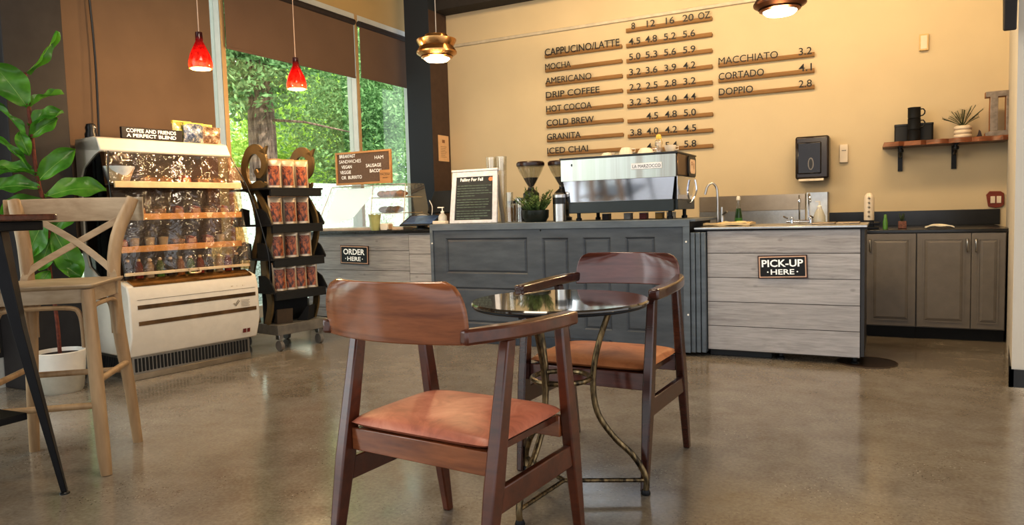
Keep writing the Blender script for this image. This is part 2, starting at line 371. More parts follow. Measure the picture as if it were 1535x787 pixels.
for i, (n, wf) in enumerate(names):
    rail(-3.425, -2.52, 2.922-i*.1565, [(n, .005, wf)], 'wooden ledge on the menu wall with black letters reading %s' % n.lower(), 'drink name rails')
rows = ['  OZ', '4.5 4.8 5.2 5.6', '5.0 5.3 5.6 5.9', '3.2 3.6 3.9 4.2', '2.2 2.5 2.8 3.2', '3.2 3.5 4.0 4.4', '- 4.5 4.8 5.0', '3.8 4.0 4.2 4.5', '- 4.5 5.4 5.8']
cx = [.035, .235, .455, .675]
for i, rw in enumerate(rows):
    if i == 0: it = [('8', .07, .045), ('12', .255, .10), ('16', .48, .10), ('20', .675, .125), ('OZ', .85, .135)]; what = 'cup sizes 8 12 16 20 oz'
    else: it = [(p, cx[k], .14) for k, p in enumerate(rw.split()) if p != '-']; what = 'prices '+rw.replace('- ', '')
    rail(-2.47, -1.568, 3.075-i*.1595, it, 'middle menu ledge carrying '+what, 'price rails')
for i, (n, wf, p) in enumerate((('MACCHIATO', .63, '3.2'), ('CORTADO', .485, '4.1'), ('DOPPIO', .37, '2.8'))):
    rail(-1.508, -.61, 2.60-i*.153, [(n, .005, wf), (p, .845, .13)], 'wooden ledge in the right menu column reading %s %s' % (n.lower(), p), 'short drink rails')

# ------------------------------------------------------------------ things on the menu wall
def wallbox(name, label, cat, x0, x1, z0, z1, dep, mat, bev=.004):
    X0, Z0 = bw(x0, z0); X1, Z1 = bw(x1, z1); t = thing(name, label, cat, ((X0+X1)/2, B, Z0))
    MB().box(X0, X1, B-dep, B, Z0, Z1).build('housing', mat, t, bev); return t, X0, X1, Z0, Z1
t, X0, X1, Z0, Z1 = wallbox('paper_towel_dispenser', 'brown-black paper towel dispenser on the wall above the hand sink', 'dispenser', -.765, -.47, 1.40, 1.80, .21, flat('smoked brown plastic', (46, 36, 32), .22), .02)
X0, X1 = X0+.01, X1-.01
MB().box(X0+.01, X1-.06, B-.222, B-.2, Z0+.05, Z1-.06).build('front_cover', flat('smoked front', (34, 28, 26), .12), t, .012)
m = MB(); m.prism([((X0+X1)/2-.01+.028*math.cos(a*PI/12), Z0+.15+.062*math.sin(a*PI/12)) for a in range(24)], 'xz', B-.228, B-.22); m.build('oval_badge', flat('badge', (120, 112, 104), .3, .5), t)
m = MB(); m.prism([((X0+X1)/2-.01+.018*math.cos(a*PI/12), Z0+.15+.05*math.sin(a*PI/12)) for a in range(24)], 'xz', B-.231, B-.226); m.build('level_window', BLACK, t)
MB().box(X0+.02, X1-.04, B-.2, B-.05, Z0-.022, Z0+.005).build('paper_towel', flat('towel paper', (232, 220, 200), .8), t, .004)
t, X0, X1, Z0, Z1 = wallbox('thermostat', 'cream slim wall control right of the paper towel dispenser', 'control', -.39, -.318, 1.545, 1.715, .03, CREAMC)
m = MB()
for i in range(3): m.box(X0+.022+i*.014, X0+.03+i*.014, B-.034, B-.029, Z1-.065, Z1-.057)
m.build('indicator', BLACK, t)
t, X0, X1, Z0, Z1 = wallbox('switch_plate', 'cream blank plate high on the wall at upper right', 'wall plate', .259, .332, 2.505, 2.65, .03, flat('aged cream plate', (206, 178, 128), .5)); MB().box(X0+.012, X1-.012, B-.034, B-.028, Z0+.015, Z1-.015).build('rocker', CREAMC, t, .002)
X0, Z0 = bw(.79, 1.088); X1, Z1 = bw(.918, 1.228)
t = thing('wooden_switch_plate', 'reddish wooden switch plate with two cream rockers over the cabinets', 'switch', ((X0+X1)/2, B, Z0))
m = MB(); m.prism([(X0+.012, Z0+.01), (X0+.07, Z0-.006), (X1-.02, Z0+.004), (X1, Z0+.03), (X1-.004, Z1-.02), (X1-.03, Z1), (X0+.02, Z1+.003), (X0-.006, Z1-.03)], 'xz', B-.02, B-.001); m.build('plate', wood('red wood plate', (104, 44, 32), (140, 66, 48), (6, 6, 20), .3), t, .004)
for k in range(2): MB().box(X0+.028+k*.048, X0+.064+k*.048, B-.027, B-.018, Z0+.04, Z1-.045).build('rocker', CREAMC, t, .002)
t = thing('wall_speaker', 'dark slim speaker mounted at the top of the end wall corner', 'speaker', (.66, 5.28, 2.15))
m = MB(); m.hexa([(.612, 5.20, 2.15), (.676, 5.20, 2.15), (.684, 5.30, 2.17), (.62, 5.30, 2.17), (.606, 5.20, 2.75), (.684, 5.20, 2.75), (.684, 5.30, 2.75), (.61, 5.30, 2.75)]); m.build('cabinet', flat('brown-black vinyl', (30, 22, 20), .6), t, .008)
MB().box(.65, .74, 5.26, 5.321, 2.42, 2.46).build('bracket', BLACKM, t)
# paper notice on the column
t = thing('paper_notice', 'small buff paper notice taped to the side of the corner column', 'notice', (-5.07, 7.93, 1.86))
MB().box(-5.0665, -5.062, 7.81, 8.055, 1.845, 2.175).build('sheet', PAPER, t); m = MB()
for i in range(7): m.box(-5.062, -5.0605, 7.86, 8.0-.02*(i % 3), 2.03-i*.022, 2.034-i*.022)
m.box(-5.062, -5.0605, 7.90, 7.96, 2.08, 2.12); m.build('print', flat('faint print', (150, 110, 80), .7), t)

# shelf
t = thing('wall_shelf', 'live-edge wooden wall shelf on two black brackets above the grey cabinets', 'shelf', (.45, B, 1.68))
def edge(i): return .018*math.sin(i*1.7)+.012*math.sin(i*3.1+1)
SZ = H+(1.69-H)*(7.97/7.42); x0 = -.03
n = 22; poly = [(x0+i*(1.0-x0-.03)/n, 7.79+edge(i)) for i in range(n+1)]
m = MB(); vs = []; fs = []
pts_t = [(x0+.02, B-.002)]+[(a+.015 if i == 0 else a, b) for i, (a, b) in enumerate(poly)]+[(.97, B-.002)]
pts_b = [(x0-.0, B-.002)]+[(a, b-.02) for a, b in poly]+[(.97, B-.002)]
k = len(pts_t); m.add([(a, b, SZ) for a, b in pts_t]+[(a, b, SZ-.045) for a, b in pts_b], [tuple(range(k)), tuple(range(2*k-1, k-1, -1))]+[(i, k+i, k+(i+1) % k, (i+1) % k) for i in range(k)])
m.build('board', EDGEW, t, .003)
for X in (.125, .575):
    br = MB(); br.tube([(X, 7.86, SZ-.046), (X, 7.86, SZ-.08), (X, 7.9, SZ-.12), (X, 8.04, SZ-.13)], .014, 8); br.box(X-.02, X+.02, B-.02, B-.001, SZ-.27, SZ-.045); br.box(X-.018, X+.018, 7.82, B-.001, SZ-.056, SZ-.046)
    br.lathe([(0, -.02), (.022, -.015), (.026, 0), (.022, .015), (0, .02)], (X, 7.86, SZ-.085), 12); br.build('bracket', BLKMET, t)
def mug(x, y, z, label, hdir=0):
    t = thing('enamel_mug', label, 'mug', (x, y, z), hdir, 'black mugs on the wall shelf'); m = MB()
    m.lathe([(.0, .0), (.05, .0), (.054, .01), (.054, .098), (.057, .102), (.05, .1), (.048, .015), (0, .012)], seg=20); m.build('cup', MUG, t, world=False)
    MB().tube([(.052, 0, .085), (.075, 0, .085), (.088, 0, .065), (.085, 0, .04), (.07, 0, .025), (.052, 0, .022)], .006, 8).build('handle', MUG, t, world=False)
mug(.235, 7.87, SZ+.211, 'topmost black enamel mug of the stack on the live-edge shelf'); mug(.235, 7.87, SZ+.106, 'second black enamel mug from the top of the stack on the shelf')
mug(.235, 7.87, SZ+.001, 'bottom black enamel mug of the stack, between the two square black canisters', 1.2)
for X, lb in ((.135, 'left square black canister on the live-edge shelf'), (.335, 'right square black canister on the live-edge shelf')):
    t = thing('black_canister', lb, 'canister', (X, 8.0, SZ), 0, 'black canisters on the shelf')
    MB().prism([(X+a, 8.0+b) for a, b in rounded(.125, .125, .02)], 'xy', SZ+.001, SZ+.15).build('body', MUG, t, .003); MB().prism([(X+a, 8.0+b) for a, b in rounded(.129, .129, .02)], 'xy', SZ+.15, SZ+.172).build('lid', BLACK, t, .003)
# potted palm on shelf
t = thing('potted_plant', 'small feathery green plant in a ribbed white pot on the live-edge shelf', 'plant', (.632, 7.93, SZ))
pr = [(0, 0), (.055, 0)]
for k in range(3):
    z0 = k*.038
    for a in range(7): an = -PI/2+a*PI/6; pr.append((.062+.012*math.cos(an), z0+.02+.018*math.sin(an)))
pr += [(.055, .118), (.05, .11), (0, .108)]
MB().lathe(pr, (.632, 7.93, SZ+.001)).build('pot', CREAMC, t)
s = NT('palm leaf'); s.prin(s.ramp(s.noise(s.coord(), 20), [(.3, (28, 42, 24)), (.7, (74, 92, 52))]), .5); PALM = s.m
m = MB(); c = Vector((.632, 7.93, SZ+.11))
for k in range(22):
    a = k*2.4; el = .55+random.random()*.9; L = .17+random.random()*.08
    pts = [c+Vector((math.cos(a)*math.cos(el), math.sin(a)*math.cos(el)*.8, math.sin(el)))*L*q+Vector((0, 0, -.03*q*q)) for q in (0, .35, .7, 1)]
    m.tube(pts, .0025, 4)
    for q in range(8):
        u = .4+.6*q/8; p = pts[0].lerp(pts[3], u)+Vector((0, 0, .008)); 
        for sg in (-1, 1):
            e = p+Vector((-math.sin(a)*sg*.045+math.cos(a)*.03, math.cos(a)*sg*.045+math.sin(a)*.03, .02)); w_ = Vector((math.cos(a), math.sin(a), .3))*.0022
            m.add([p-w_, p+w_, e], [(0, 1, 2)])
m.build('fronds', PALM, t, smooth=False)
t = thing('photo_card', 'tiny dark card leaning on the shelf beside the potted plant', 'card', (.76, 7.96, SZ)); MB().prism([(.735, SZ+.001), (.79, SZ+.001), (.775, SZ+.06), (.762, SZ+.075), (.752, SZ+.03)], 'xz', 7.955, 7.965).build('card', flat('card', (60, 44, 44), .4), t)
# marquee letter
t = thing('marquee_letter', 'large galvanised letter with wooden sides standing at the right end of the shelf', 'letter', (.9, 7.92, SZ))
LH = .40; X0 = .80
def letter(d0, d1, mat, nm, inset):
    m = MB(); z = SZ+.001
    m.prism([(X0, z), (X0+.2, z), (X0+.2, z+.05), (X0+.03, z+.045), (X0, z+.03)], 'xz', d0, d1); m.prism([(X0+.035, z+.045), (X0+.095, z+.045), (X0+.095, z+LH-.045), (X0+.035, z+LH-.045)], 'xz', d0, d1)
    m.prism([(X0, z+LH-.05), (X0+.2, z+LH-.05), (X0+.2, z+LH), (X0, z+LH)], 'xz', d0, d1)
    m.prism([(X0+.155, z+.04), (X0+.2, z+.04), (X0+.2, z+LH-.04), (X0+.155, z+LH-.04)], 'xz', d0, d1); return m.build(nm, mat, t, .003)
letter(7.86, 7.95, wood('letter side wood', (140, 86, 46), (176, 116, 66), (10, 10, 3), .5), 'wooden_side', 0); letter(7.85, 7.86, flat('galvanised sheet', (150, 140, 132), .4, .6, .12, 25), 'metal_face', 0)

# ------------------------------------------------------------------ back counter
CY = 6.93
def door(parent, x0, x1, z0, z1, y, mat, hside):
    t = MB().box(x0, x1, y-.02, y, z0, z1).build('door', mat, parent, .003)
    m = MB(); fw = .055
    ax0, ax1, az0, az1 = x0+fw, x1-fw, z0+fw, z1-fw
    # raised field with sloping edge
    m.add([(ax0, y-.0205, az0), (ax1, y-.0205, az0), (ax1, y-.0205, az1), (ax0, y-.0205, az1), (ax0+.022, y-.028, az0+.022), (ax1-.022, y-.028, az0+.022), (ax1-.022, y-.028, az1-.022), (ax0+.022, y-.028, az1-.022)], [(4, 5, 6, 7), (0, 1, 5, 4), (1, 2, 6, 5), (2, 3, 7, 6), (3, 0, 4, 7)])
    for a, b, c_, e in ((ax0-.012, ax0, az0-.012, az1+.012), (ax1, ax1+.012, az0-.012, az1+.012), (ax0, ax1, az0-.012, az0), (ax0, ax1, az1, az1+.012)): m.box(a, b, y-.0255, y-.019, c_, e)
    m.build('panel', mat, t, smooth=False)
    hx = x0+.028 if hside < 0 else x1-.028
    MB().tube(spline([(hx, y-.02, z1-.05), (hx, y-.045, z1-.055), (hx, y-.052, z1-.1), (hx, y-.045, z1-.145), (hx, y-.02, z1-.15)], 3), [.006]*3+[.0065]*7+[.006]*3, 8).build('handle', STEEL, t)
DT, DB = .893, .108
def cab(label, x0, x1, doors):
    t = thing('base_cabinet', label, 'cabinet', ((x0+x1)/2, CY+.3, 0)); MB().box(x0, x1, CY+.001, B-.02, .1, DT+.003).build('carcass', CABG, t, smooth=False)
    MB().box(x0, x1, CY+.06, B-.1, 0, .1).build('toe_kick', BLACKM, t, smooth=False)
    for a, b, h in doors: door(t, a, b, DB, DT, CY, CABG, h)
cab('grey base cabinet with a single visible door beside the pick-up counter', -.52, .232, [(-.517, -.146, 1), (-.143, .229, -1)])
cab('grey base cabinet with a pair of panelled doors against the end wall', .234, .86, [(.238, .621, 1), (.625, .855, -1)])
cab('grey base cabinet under the steel sink deck', -1.9, -.522, [(-1.89, -1.21, 1), (-1.2, -.525, -1)])
tag(MB().box(-.5, .905, CY-.025, B-.02, DT+.006, .925).build('countertop', COUNTERB, None, .003), 'black laminate worktop over the grey cabinets', 'worktop')
x0, z0 = bw(-.478, .93); x1, z1 = bw(.9, 1.075)
tag(MB().box(x0, .95, B-.02, B-.001, .925, 1.068).build('black_backsplash', COUNTERB, None, .002), 'low black backsplash strip behind the black worktop', 'backsplash')
t = thing('steel_sink_deck', 'stainless steel sink deck running along the menu wall', 'sink', (-1.2, 7.3, .9))
m = MB(); m.box(-1.9, -.5, CY-.03, 7.1, DT+.006, .95); m.box(-1.9, -.5, 7.6, B-.001, DT+.006, .95); m.box(-1.9, -1.5, 7.1, 7.6, DT+.006, .95); m.box(-.8, -.5, 7.1, 7.6, DT+.006, .95); m.build('deck', STEEL, t, .004)
MB().box(-1.5, -.8, 7.1, 7.6, .80, .82).build('basin', STEEL, t)
t = thing('steel_backsplash', 'tall stainless backsplash with a fold line behind the sink', 'backsplash', (-1.2, B, .95))
x0, _ = bw(-1.713, 0); x1, _ = bw(-.695, 0)
MB().box(x0, x1, B-.012, B-.001, .95, 1.105).build('lower_sheet', STEEL, t); MB().box(x0, x1, B-.018, B-.001, 1.108, 1.272).build('upper_sheet', flat('warm steel', (176, 160, 140), .32, 1, .04, 6), t)
x0, z0 = bw(-.689, .97); x1, z1 = bw(-.492, 1.275)
t = thing('splash_guard', 'pale shiny square splash guard behind the hand sink faucet', 'panel', (x0, B, .95)); MB().box(x0+.01, x1, B-.03, B-.019, .95, z1).build('sheet', flat('pale steel', (214, 220, 226), .3, .4), t, .002); MB().box(x1-.003, x1+.008, B-.035, B-.018, .95, z1).build('edge_trim', flat('trim', (120, 110, 100), .4), t)
t = thing('hand_sink_faucet', 'chrome hand sink faucet with tall arched spout below the dispenser', 'faucet', (-.65, 7.35, .95))
m = MB(); m.tube(spline([(-.655, 7.5, .95), (-.655, 7.5, 1.17), (-.655, 7.47, 1.25), (-.64, 7.38, 1.255), (-.63, 7.34, 1.2), (-.63, 7.34, 1.18)], 5), .009, 10); m.build('spout', CHROME, t)
m = MB(); m.tube([(-.735, 7.45, .95), (-.735, 7.45, 1.24), (-.735, 7.45, 1.25)], .008, 8); m.lathe([(.014, 0), (.016, .02), (.008, .04)], (-.735, 7.45, 1.18), 12); m.build('sprayer_post', CHROME, t)
m = MB(); m.tube([(-.85, 7.42, 1.0), (-.62, 7.42, 1.0)], .014, 10); m.lathe([(.02, -.05), (.02, .02), (.014, .04), (0, .045)], (-.8, 7.42, 1.0), 14); m.lathe([(.02, -.05), (.02, .02), (.014, .04), (0, .045)], (-.63, 7.42, 1.0), 14); m.build('valve_bar', CHROME, t)
for X in (-.84, -.6): MB().tube([(X, 7.42, 1.03), (X-.03, 7.38, 1.05)], .008, 8).build('handle', CHROME, t)
def bottle(name, label, x, y, z, prof, mat, capprof, capmat, group=None):
    t = thing(name, label, 'bottle', (x, y, z), 0, group); MB().lathe(prof, (x, y, z+.001), 20).build('body', mat, t)
    if capprof: MB().lathe(capprof, (x, y, z), 16).build('cap', capmat, t)
    return t
SOAPG = flat('green soap', (40, 70, 34), .15); LABG = flat('green label', (70, 128, 58), .5); SOAPC = clear('cloudy soap', (214, 208, 160), .15, .1, haze=.55)
t = bottle('dish_soap_bottle', 'dish soap bottle with clear neck and dark green soap on the sink deck', -1.26, 7.2, .95, [(0, 0), (.03, 0), (.035, .02), (.034, .12), (.022, .19)], SOAPG, [(.02, .27), (.02, .295), (.012, .31), (0, .312)], WHITEP)
MB().lathe([(.0225, .19), (.014, .235), (.012, .27), (0, .27)], (-1.26, 7.2, .95), 16).build('neck', GLASSWARE, t); MB().shell([(.036, .03), (.036, .1)], (-1.26, 7.2, .95), 20).build('bottle_label', LABG, t)
t = bottle('soap_pump_bottle', 'round cloudy soap pump bottle in front of the splash guard', -.535, 7.15, .95, [(0, 0), (.048, 0), (.052, .03), (.05, .10), (.03, .15), (.02, .17)], SOAPC, [(.02, .165), (.02, .19), (.008, .2), (.008, .235), (0, .236)], WHITEP)
MB().box(-.57, -.53, 7.14, 7.16, 1.18, 1.19).build('nozzle', WHITEP, t)
t = thing('milk_frother', 'ribbed steel carbonator bottle on a black base at the end of the sink deck', 'frother', (-.13, 7.2, .925))
m = MB(); m.box(-.21, -.05, 7.13, 7.27, .926, .945); m.box(-.2, -.04, 7.13, 7.27, .965, .985); m.box(-.17, -.09, 7.15, 7.25, .945, 1.0); m.build('base', BLKMET, t, .004)
MB().lathe([(.035, 1.0-.925), (.042, .08), (.042, .27), (.036, .3), (.02, .32), (0, .322)], (-.13, 7.2, .925), 20).build('canister', CREAMC, t)
m = MB()
for k in range(5): m.lathe([(0, -.012), (.012, 0), (0, .012)], (-.13, 7.157, 1.04+k*.04), 10)
m.build('stud', STEEL, t)
t = bottle('spray_bottle', 'small green bottle on the black worktop', .0, 7.15, .925, [(0, 0), (.02, 0), (.02, .06), (.012, .1)], flat('green plastic', (92, 140, 60), .3), [(.012, .1), (.012, .125), (0, .13)], flat('light green', (120, 160, 80), .4))
t = thing('succulent_pot', 'small cactus in a reddish pot on the black worktop', 'plant', (.13, 7.2, .925)); MB().box(.1, .165, 7.17, 7.235, .926, .99).build('pot', flat('terracotta print', (120, 78, 62), .6, 0, .25, 80), t, .004)
m = MB()
for k in range(9): a = k*.7; m.tube([(.13, 7.2, .985), (.13+.022*math.cos(a), 7.2+.022*math.sin(a), 1.02+.02*(k % 3))], [.008, .003], 6)
m.build('leaves', PALM, t)
t = thing('folded_cloth', 'white folded cloth lying on the black worktop', 'cloth', (.4, 7.1, .925))
MB().sheet(lambda u, v: (.3+.21*u, 7.0+.16*v, .942+.018*math.sin(u*PI)+.006*math.sin(u*9+v*5)), 12, 6, .01).build('cloth', flat('cloth', (226, 218, 200), .9), t)

# ------------------------------------------------------------------ pick-up counter
PY = 5.66
t = thing('pickup_counter', 'pick-up counter faced with whitewashed boards on short steel legs', 'counter', (-.7, PY+.3, 0))
MB().box(-1.226, -.157, PY, PY+.02, .052, .99).build('plank_panel', PLANK_P, t, smooth=False, )
MB().box(-1.20, -.157, PY+.021, 6.36, .12, .985).build('carcass', flat('dark carcass', (46, 46, 48), .5), t, smooth=False)
MB().box(-.155, -.128, PY+.01, 6.36, .06, .985).build('end_panel', flat('dark end panel', (52, 50, 50), .4), t, .002)
MB().box(-1.325, -.112, PY-.02, 6.40, .99, 1.008).build('steel_top', STEEL, t, .003)
MB().box(-1.32, -.115, PY-.012, PY+.03, .978, .9905).build('top_edge', BLKMET, t)
for X, Y in ((-.70, PY+.09), (-.19, PY+.06), (-.19, 6.3)):
    MB().lathe([(.03, 0), (.03, .01), (.02, .02), (.02, .12)], (X, Y, 0), 14).build('leg', BLKMET, t)
t = thing('black_plinth_box', 'low black box on the floor beneath the pick-up counter', 'box', (-1.05, PY+.3, 0)); MB().box(-1.222, -.76, PY+.05, 6.3, .0, .118).build('shell', flat('black plinth', (26, 28, 32), .5), t, .004)
# floor drain
t = thing('floor_drain', 'round dark floor drain cover right of the pick-up counter', 'drain', (-.1, 5.75, 0)); MB().lathe([(.20, 0), (.2, .004), (0, .005)], (-.115, 5.78, 0), 32).build('cover', flat('brown iron', (50, 36, 26), .35, .3), t)
MB().tube([(-.115+.2*math.cos(a*PI/16), 5.78+.2*math.sin(a*PI/16), .004) for a in range(32)], .004, 6, True).build('rim', flat('drain rim', (70, 54, 40), .4), t)
def sign(name, label, cx_, y, cz, w, h, tilt, l1, l2, w1):
    t = thing(name, label, 'sign', (cx_, y, cz)); E_ = Matrix.Translation((cx_, y, cz)) @ Matrix.Rotation(tilt, 4, 'Y')
    m = MB(); m.box(-w/2, w/2, -.012, 0, -h/2, h/2); m.xf(E_); m.build('backing', flat('sign edge', (52, 26, 20), .5), t, .002)
    m = MB(); m.box(-w/2+.007, w/2-.007, -.0135, -.011, -h/2+.007, h/2-.007); m.xf(E_); m.build('border', flat('sign border', (214, 176, 150), .5), t)
    m = MB(); m.box(-w/2+.016, w/2-.016, -.015, -.013, -h/2+.016, h/2-.016); m.xf(E_); m.build('face', flat('sign black', (14, 14, 14), .5), t)
    m = MB(); text(m, l1, (-w1/2, -.0162, .0), (1, 0, 0), (0, 0, 1), w1, h*.32, .025); text(m, l2, (-w*.24, -.0162, -h*.33), (1, 0, 0), (0, 0, 1), w*.48, h*.23, .02)
    for sx in (-1, 1): m.prism([(sx*w*.3+.006*math.cos(a*PI/4), -h*.215+.006*math.sin(a*PI/4)) for a in range(8)], 'xz', -.0162, -.0161)
    m.xf(E_); m.build('lettering', WHT, t, smooth=False); return t
sign('pickup_sign', 'black sign with white letters saying pick-up here on the right counter', -.676, PY-.001, .706, .345, .172, -.03, 'PICK-UP', 'HERE', .29)

# ------------------------------------------------------------------ grey bar counter made from an old door
GY = 5.59; GZ = 1.075
t = thing('grey_bar_counter', 'slate blue bar counter faced with an old panelled door', 'counter', (-2.55, GY+.3, 0))
MB().box(-3.745, -1.36, GY+.03, 6.4, .1, GZ-.02).build('carcass', flat('counter body', (40, 42, 46), .6), t, smooth=False)
MB().box(-3.745, -1.30, GY+.0, 6.43, GZ-.02, GZ).build('top', GREYE, t, .003)
m = MB(); x0, x1, zb, zt = -3.745, -1.345, .03, GZ-.02
cuts_l = [(-3.585, -2.75, .625, .945), (-3.585, -2.75, .17, .50)]
cuts_r = [(-2.61, -2.365, .17, .94), (-2.235, -1.99, .17, .94), (-1.868, -1.62, .17, .94)]
yf = GY
xs = sorted({x0, x1}|{c[0] for c in cuts_l+cuts_r}|{c[1] for c in cuts_l+cuts_r}); zs = sorted({zb, zt}|{c[2] for c in cuts_l+cuts_r}|{c[3] for c in cuts_l+cuts_r})
for i in range(len(xs)-1):
    for j in range(len(zs)-1):
        mx, mz = (xs[i]+xs[i+1])/2, (zs[j]+zs[j+1])/2
        if any(c[0] < mx < c[1] and c[2] < mz < c[3] for c in cuts_l+cuts_r): continue
        m.add([(xs[i], yf, zs[j]), (xs[i+1], yf, zs[j]), (xs[i+1], yf, zs[j+1]), (xs[i], yf, zs[j+1])], [(0, 1, 2, 3)])
for c in cuts_l+cuts_r:
    a, b, c_, e = c; q = [(a, c_), (b, c_), (b, e), (a, e)]; o = [(a+.014, c_+.014), (b-.014, c_+.014), (b-.014, e-.014), (a+.014, e-.014)]; o2 = [(a+.03, c_+.03), (b-.03, c_+.03), (b-.03, e-.03), (a+.03, e-.03)]
    vs = [(x, yf, z) for x, z in q]+[(x, yf+.014, z) for x, z in o]+[(x, yf+.006, z) for x, z in o2]
    m.add(vs, [(0, 1, 5, 4), (1, 2, 6, 5), (2, 3, 7, 6), (3, 0, 4, 7), (4, 5, 9, 8), (5, 6, 10, 9), (6, 7, 11, 10), (7, 4, 8, 11), (8, 9, 10, 11)])
m.build('door_panel', GREYD, t, smooth=False)
m = MB(); m.box(x0, x1, GY-.014, GY-.001, GZ-.058, GZ-.003); m.box(x1-.05, x1+.0, GY-.014, GY-.001, .03, GZ-.058); m.box(x0, x0+.03, GY-.014, GY-.001, .03, GZ-.058); m.build('edge_strip', GREYE, t, .002)
m = MB()
for k in range(3): m.box(-1.344+k*.038, -1.310+k*.038, GY+.005+k*.012, 6.35, .03, .97)
m.build('side_boards', GREYE, t, .004)
m = MB()
for X, Z in ((-3.72, .9), (-1.37, .9), (-1.36, .33)): m.lathe([(0, 0), (.008, 0), (.008, .006), (0, .008)], (0, 0, 0), 8); m.xf(Matrix.Translation((X, GY-.014, Z)) @ Matrix.Rotation(PI/2, 4, 'X'), len(m.v)-8*4)
m.build('screw', WHITEP, t)
MB().lathe([(0, 0), (.008, 0), (0, .004)], (0, 0, 0), 8).xf(Matrix.Translation((-2.62, GY-.001, 1.005)) @ Matrix.Rotation(PI/2, 4, 'X')).build('bolt_hole', BLACKM, t)
MB().box(-3.73, -2.0, GY-.035, GY-.003, .0, .09).build('kick_board', flat('blue black kick', (40, 48, 60), .4), t, .003)

# ------------------------------------------------------------------ order counter
OY = 6.0
t = thing('order_counter', 'order counter faced with whitewashed boards by the window', 'counter', (-4.7, OY+.3, 0))
MB().box(-5.66, -4.29, OY, OY+.02, .09, .985).build('plank_panel', PLANK_O, t, smooth=False)
MB().box(-4.285, -3.76, OY-.002, OY+.02, .09, .985).build('plank_end_panel', m_planks('whitewashed end boards', .2, -.03, [(150, 150, 152), (178, 177, 178), (116, 114, 114), (198, 196, 196)]), t, smooth=False)
MB().box(-5.66, -3.76, OY+.03, 6.85, .0, .985).build('carcass', BLACKM, t, smooth=False)
MB().box(-5.68, -3.75, OY-.03, 6.88, .986, 1.016).build('top', COUNTERB, t, .003)
sign('order_sign', 'black sign with white letters saying order here on the left counter', -4.985, OY-.003, .765, .375, .195, .03, 'ORDER', 'HERE', .285)

# things on the order counter
OZ = 1.017
t = thing('pastry_case', 'countertop glass pastry case below the letter board', 'pastry case', (-5.0, 6.3, OZ))
m = MB(); m.box(-5.6, -4.42, 6.1, 6.62, OZ, OZ+.03); m.build('base_tray', flat('pale tray', (214, 196, 176), .4), t, .004)
m = MB(); m.hexa([(-5.6, 6.1, OZ+.03), (-4.42, 6.1, OZ+.03), (-4.42, 6.11, OZ+.03), (-5.6, 6.11, OZ+.03), (-5.5, 6.28, 1.5), (-4.5, 6.28, 1.5), (-4.5, 6.29, 1.5), (-5.5, 6.29, 1.5)]); m.build('front_glass', GLASSWARE, t, smooth=False)
MB().box(-5.5, -4.5, 6.28, 6.62, 1.5, 1.508).build('top_glass', GLASSWARE, t, smooth=False)
for X in (-4.42, ): m = MB(); m.hexa([(X-.006, 6.1, OZ+.03), (X, 6.1, OZ+.03), (X, 6.62, OZ+.03), (X-.006, 6.62, OZ+.03), (X-.08, 6.28, 1.5), (X-.074, 6.28, 1.5), (X-.074, 6.62, 1.5), (X-.08, 6.62, 1.5)]); m.build('side_glass', GLASSWARE, t, smooth=False)
m = MB(); m.tube([(-5.6, 6.1, OZ+.03), (-5.5, 6.28, 1.5), (-4.5, 6.28, 1.5), (-4.42, 6.1, OZ+.03)], .006, 6); m.tube([(-4.86, 6.11, OZ+.03), (-4.93, 6.28, 1.5)], .005, 6); m.build('frame_rod', flat('rod', (220, 214, 206), .3, .5), t)
for z_ in (1.19, 1.36): MB().box(-4.98, -4.5, 6.3, 6.58, z_, z_+.008).build('glass_shelf', flat('shelf tray', (206, 176, 140), .4), t)
t = thing('painted_glare_sheet', 'glowing white sheet imitating window glare behind the slanted pastry case glass', 'card', (-5.2, 6.25, OZ))
m = MB(); m.add([(-5.56, 6.155, OZ+.035), (-5.0, 6.155, OZ+.2), (-5.02, 6.17, OZ+.035), (-5.46, 6.31, 1.475), (-4.93, 6.31, 1.475), (-4.99, 6.27, 1.35), (-5.15, 6.2, OZ+.14)], [(0, 6, 5, 4, 3)]); m.build('sheet', emit('painted window glare', (238, 246, 250), .65), t, smooth=False)  # glowing sheet added to imitate the window reflection on the front glass
CR = flat('croissant crust', (188, 116, 56), .45, 0, .25, 30); CHOC = flat('chocolate pastry', (110, 58, 34), .4, 0, .25, 30)
def croissant(x, y, z, rz, label, mat):
    n = 15; m = MB(); pts = []; rr = []
    for i in range(n):
        u = i/(n-1)*2-1; pts.append((.075*u, -.028*u*u, .0)); rr.append((.006+.030*(1-u*u)**.8)*(1+.10*(i % 2)))
    m.tube(pts, rr, 12); m.xf(Matrix.Translation((x, y, z+.034)) @ Matrix.Rotation(rz, 4, 'Z')); o = m.build('croissant', mat, None, world=False); tag(o, label, 'pastry', 'pastries in the glass case')
for k in range(4): croissant(-4.90+k*.083, 6.40, 1.369, 1.25, '%s golden croissant on the upper shelf of the pastry case' % ('leftmost', 'second from left', 'second from right', 'rightmost')[k], CR)
for k in range(3): croissant(-4.88+k*.085, 6.40, 1.199, 1.1, '%s dark chocolate pastry on the lower shelf of the pastry case' % ('leftmost', 'middle', 'rightmost')[k], CHOC)
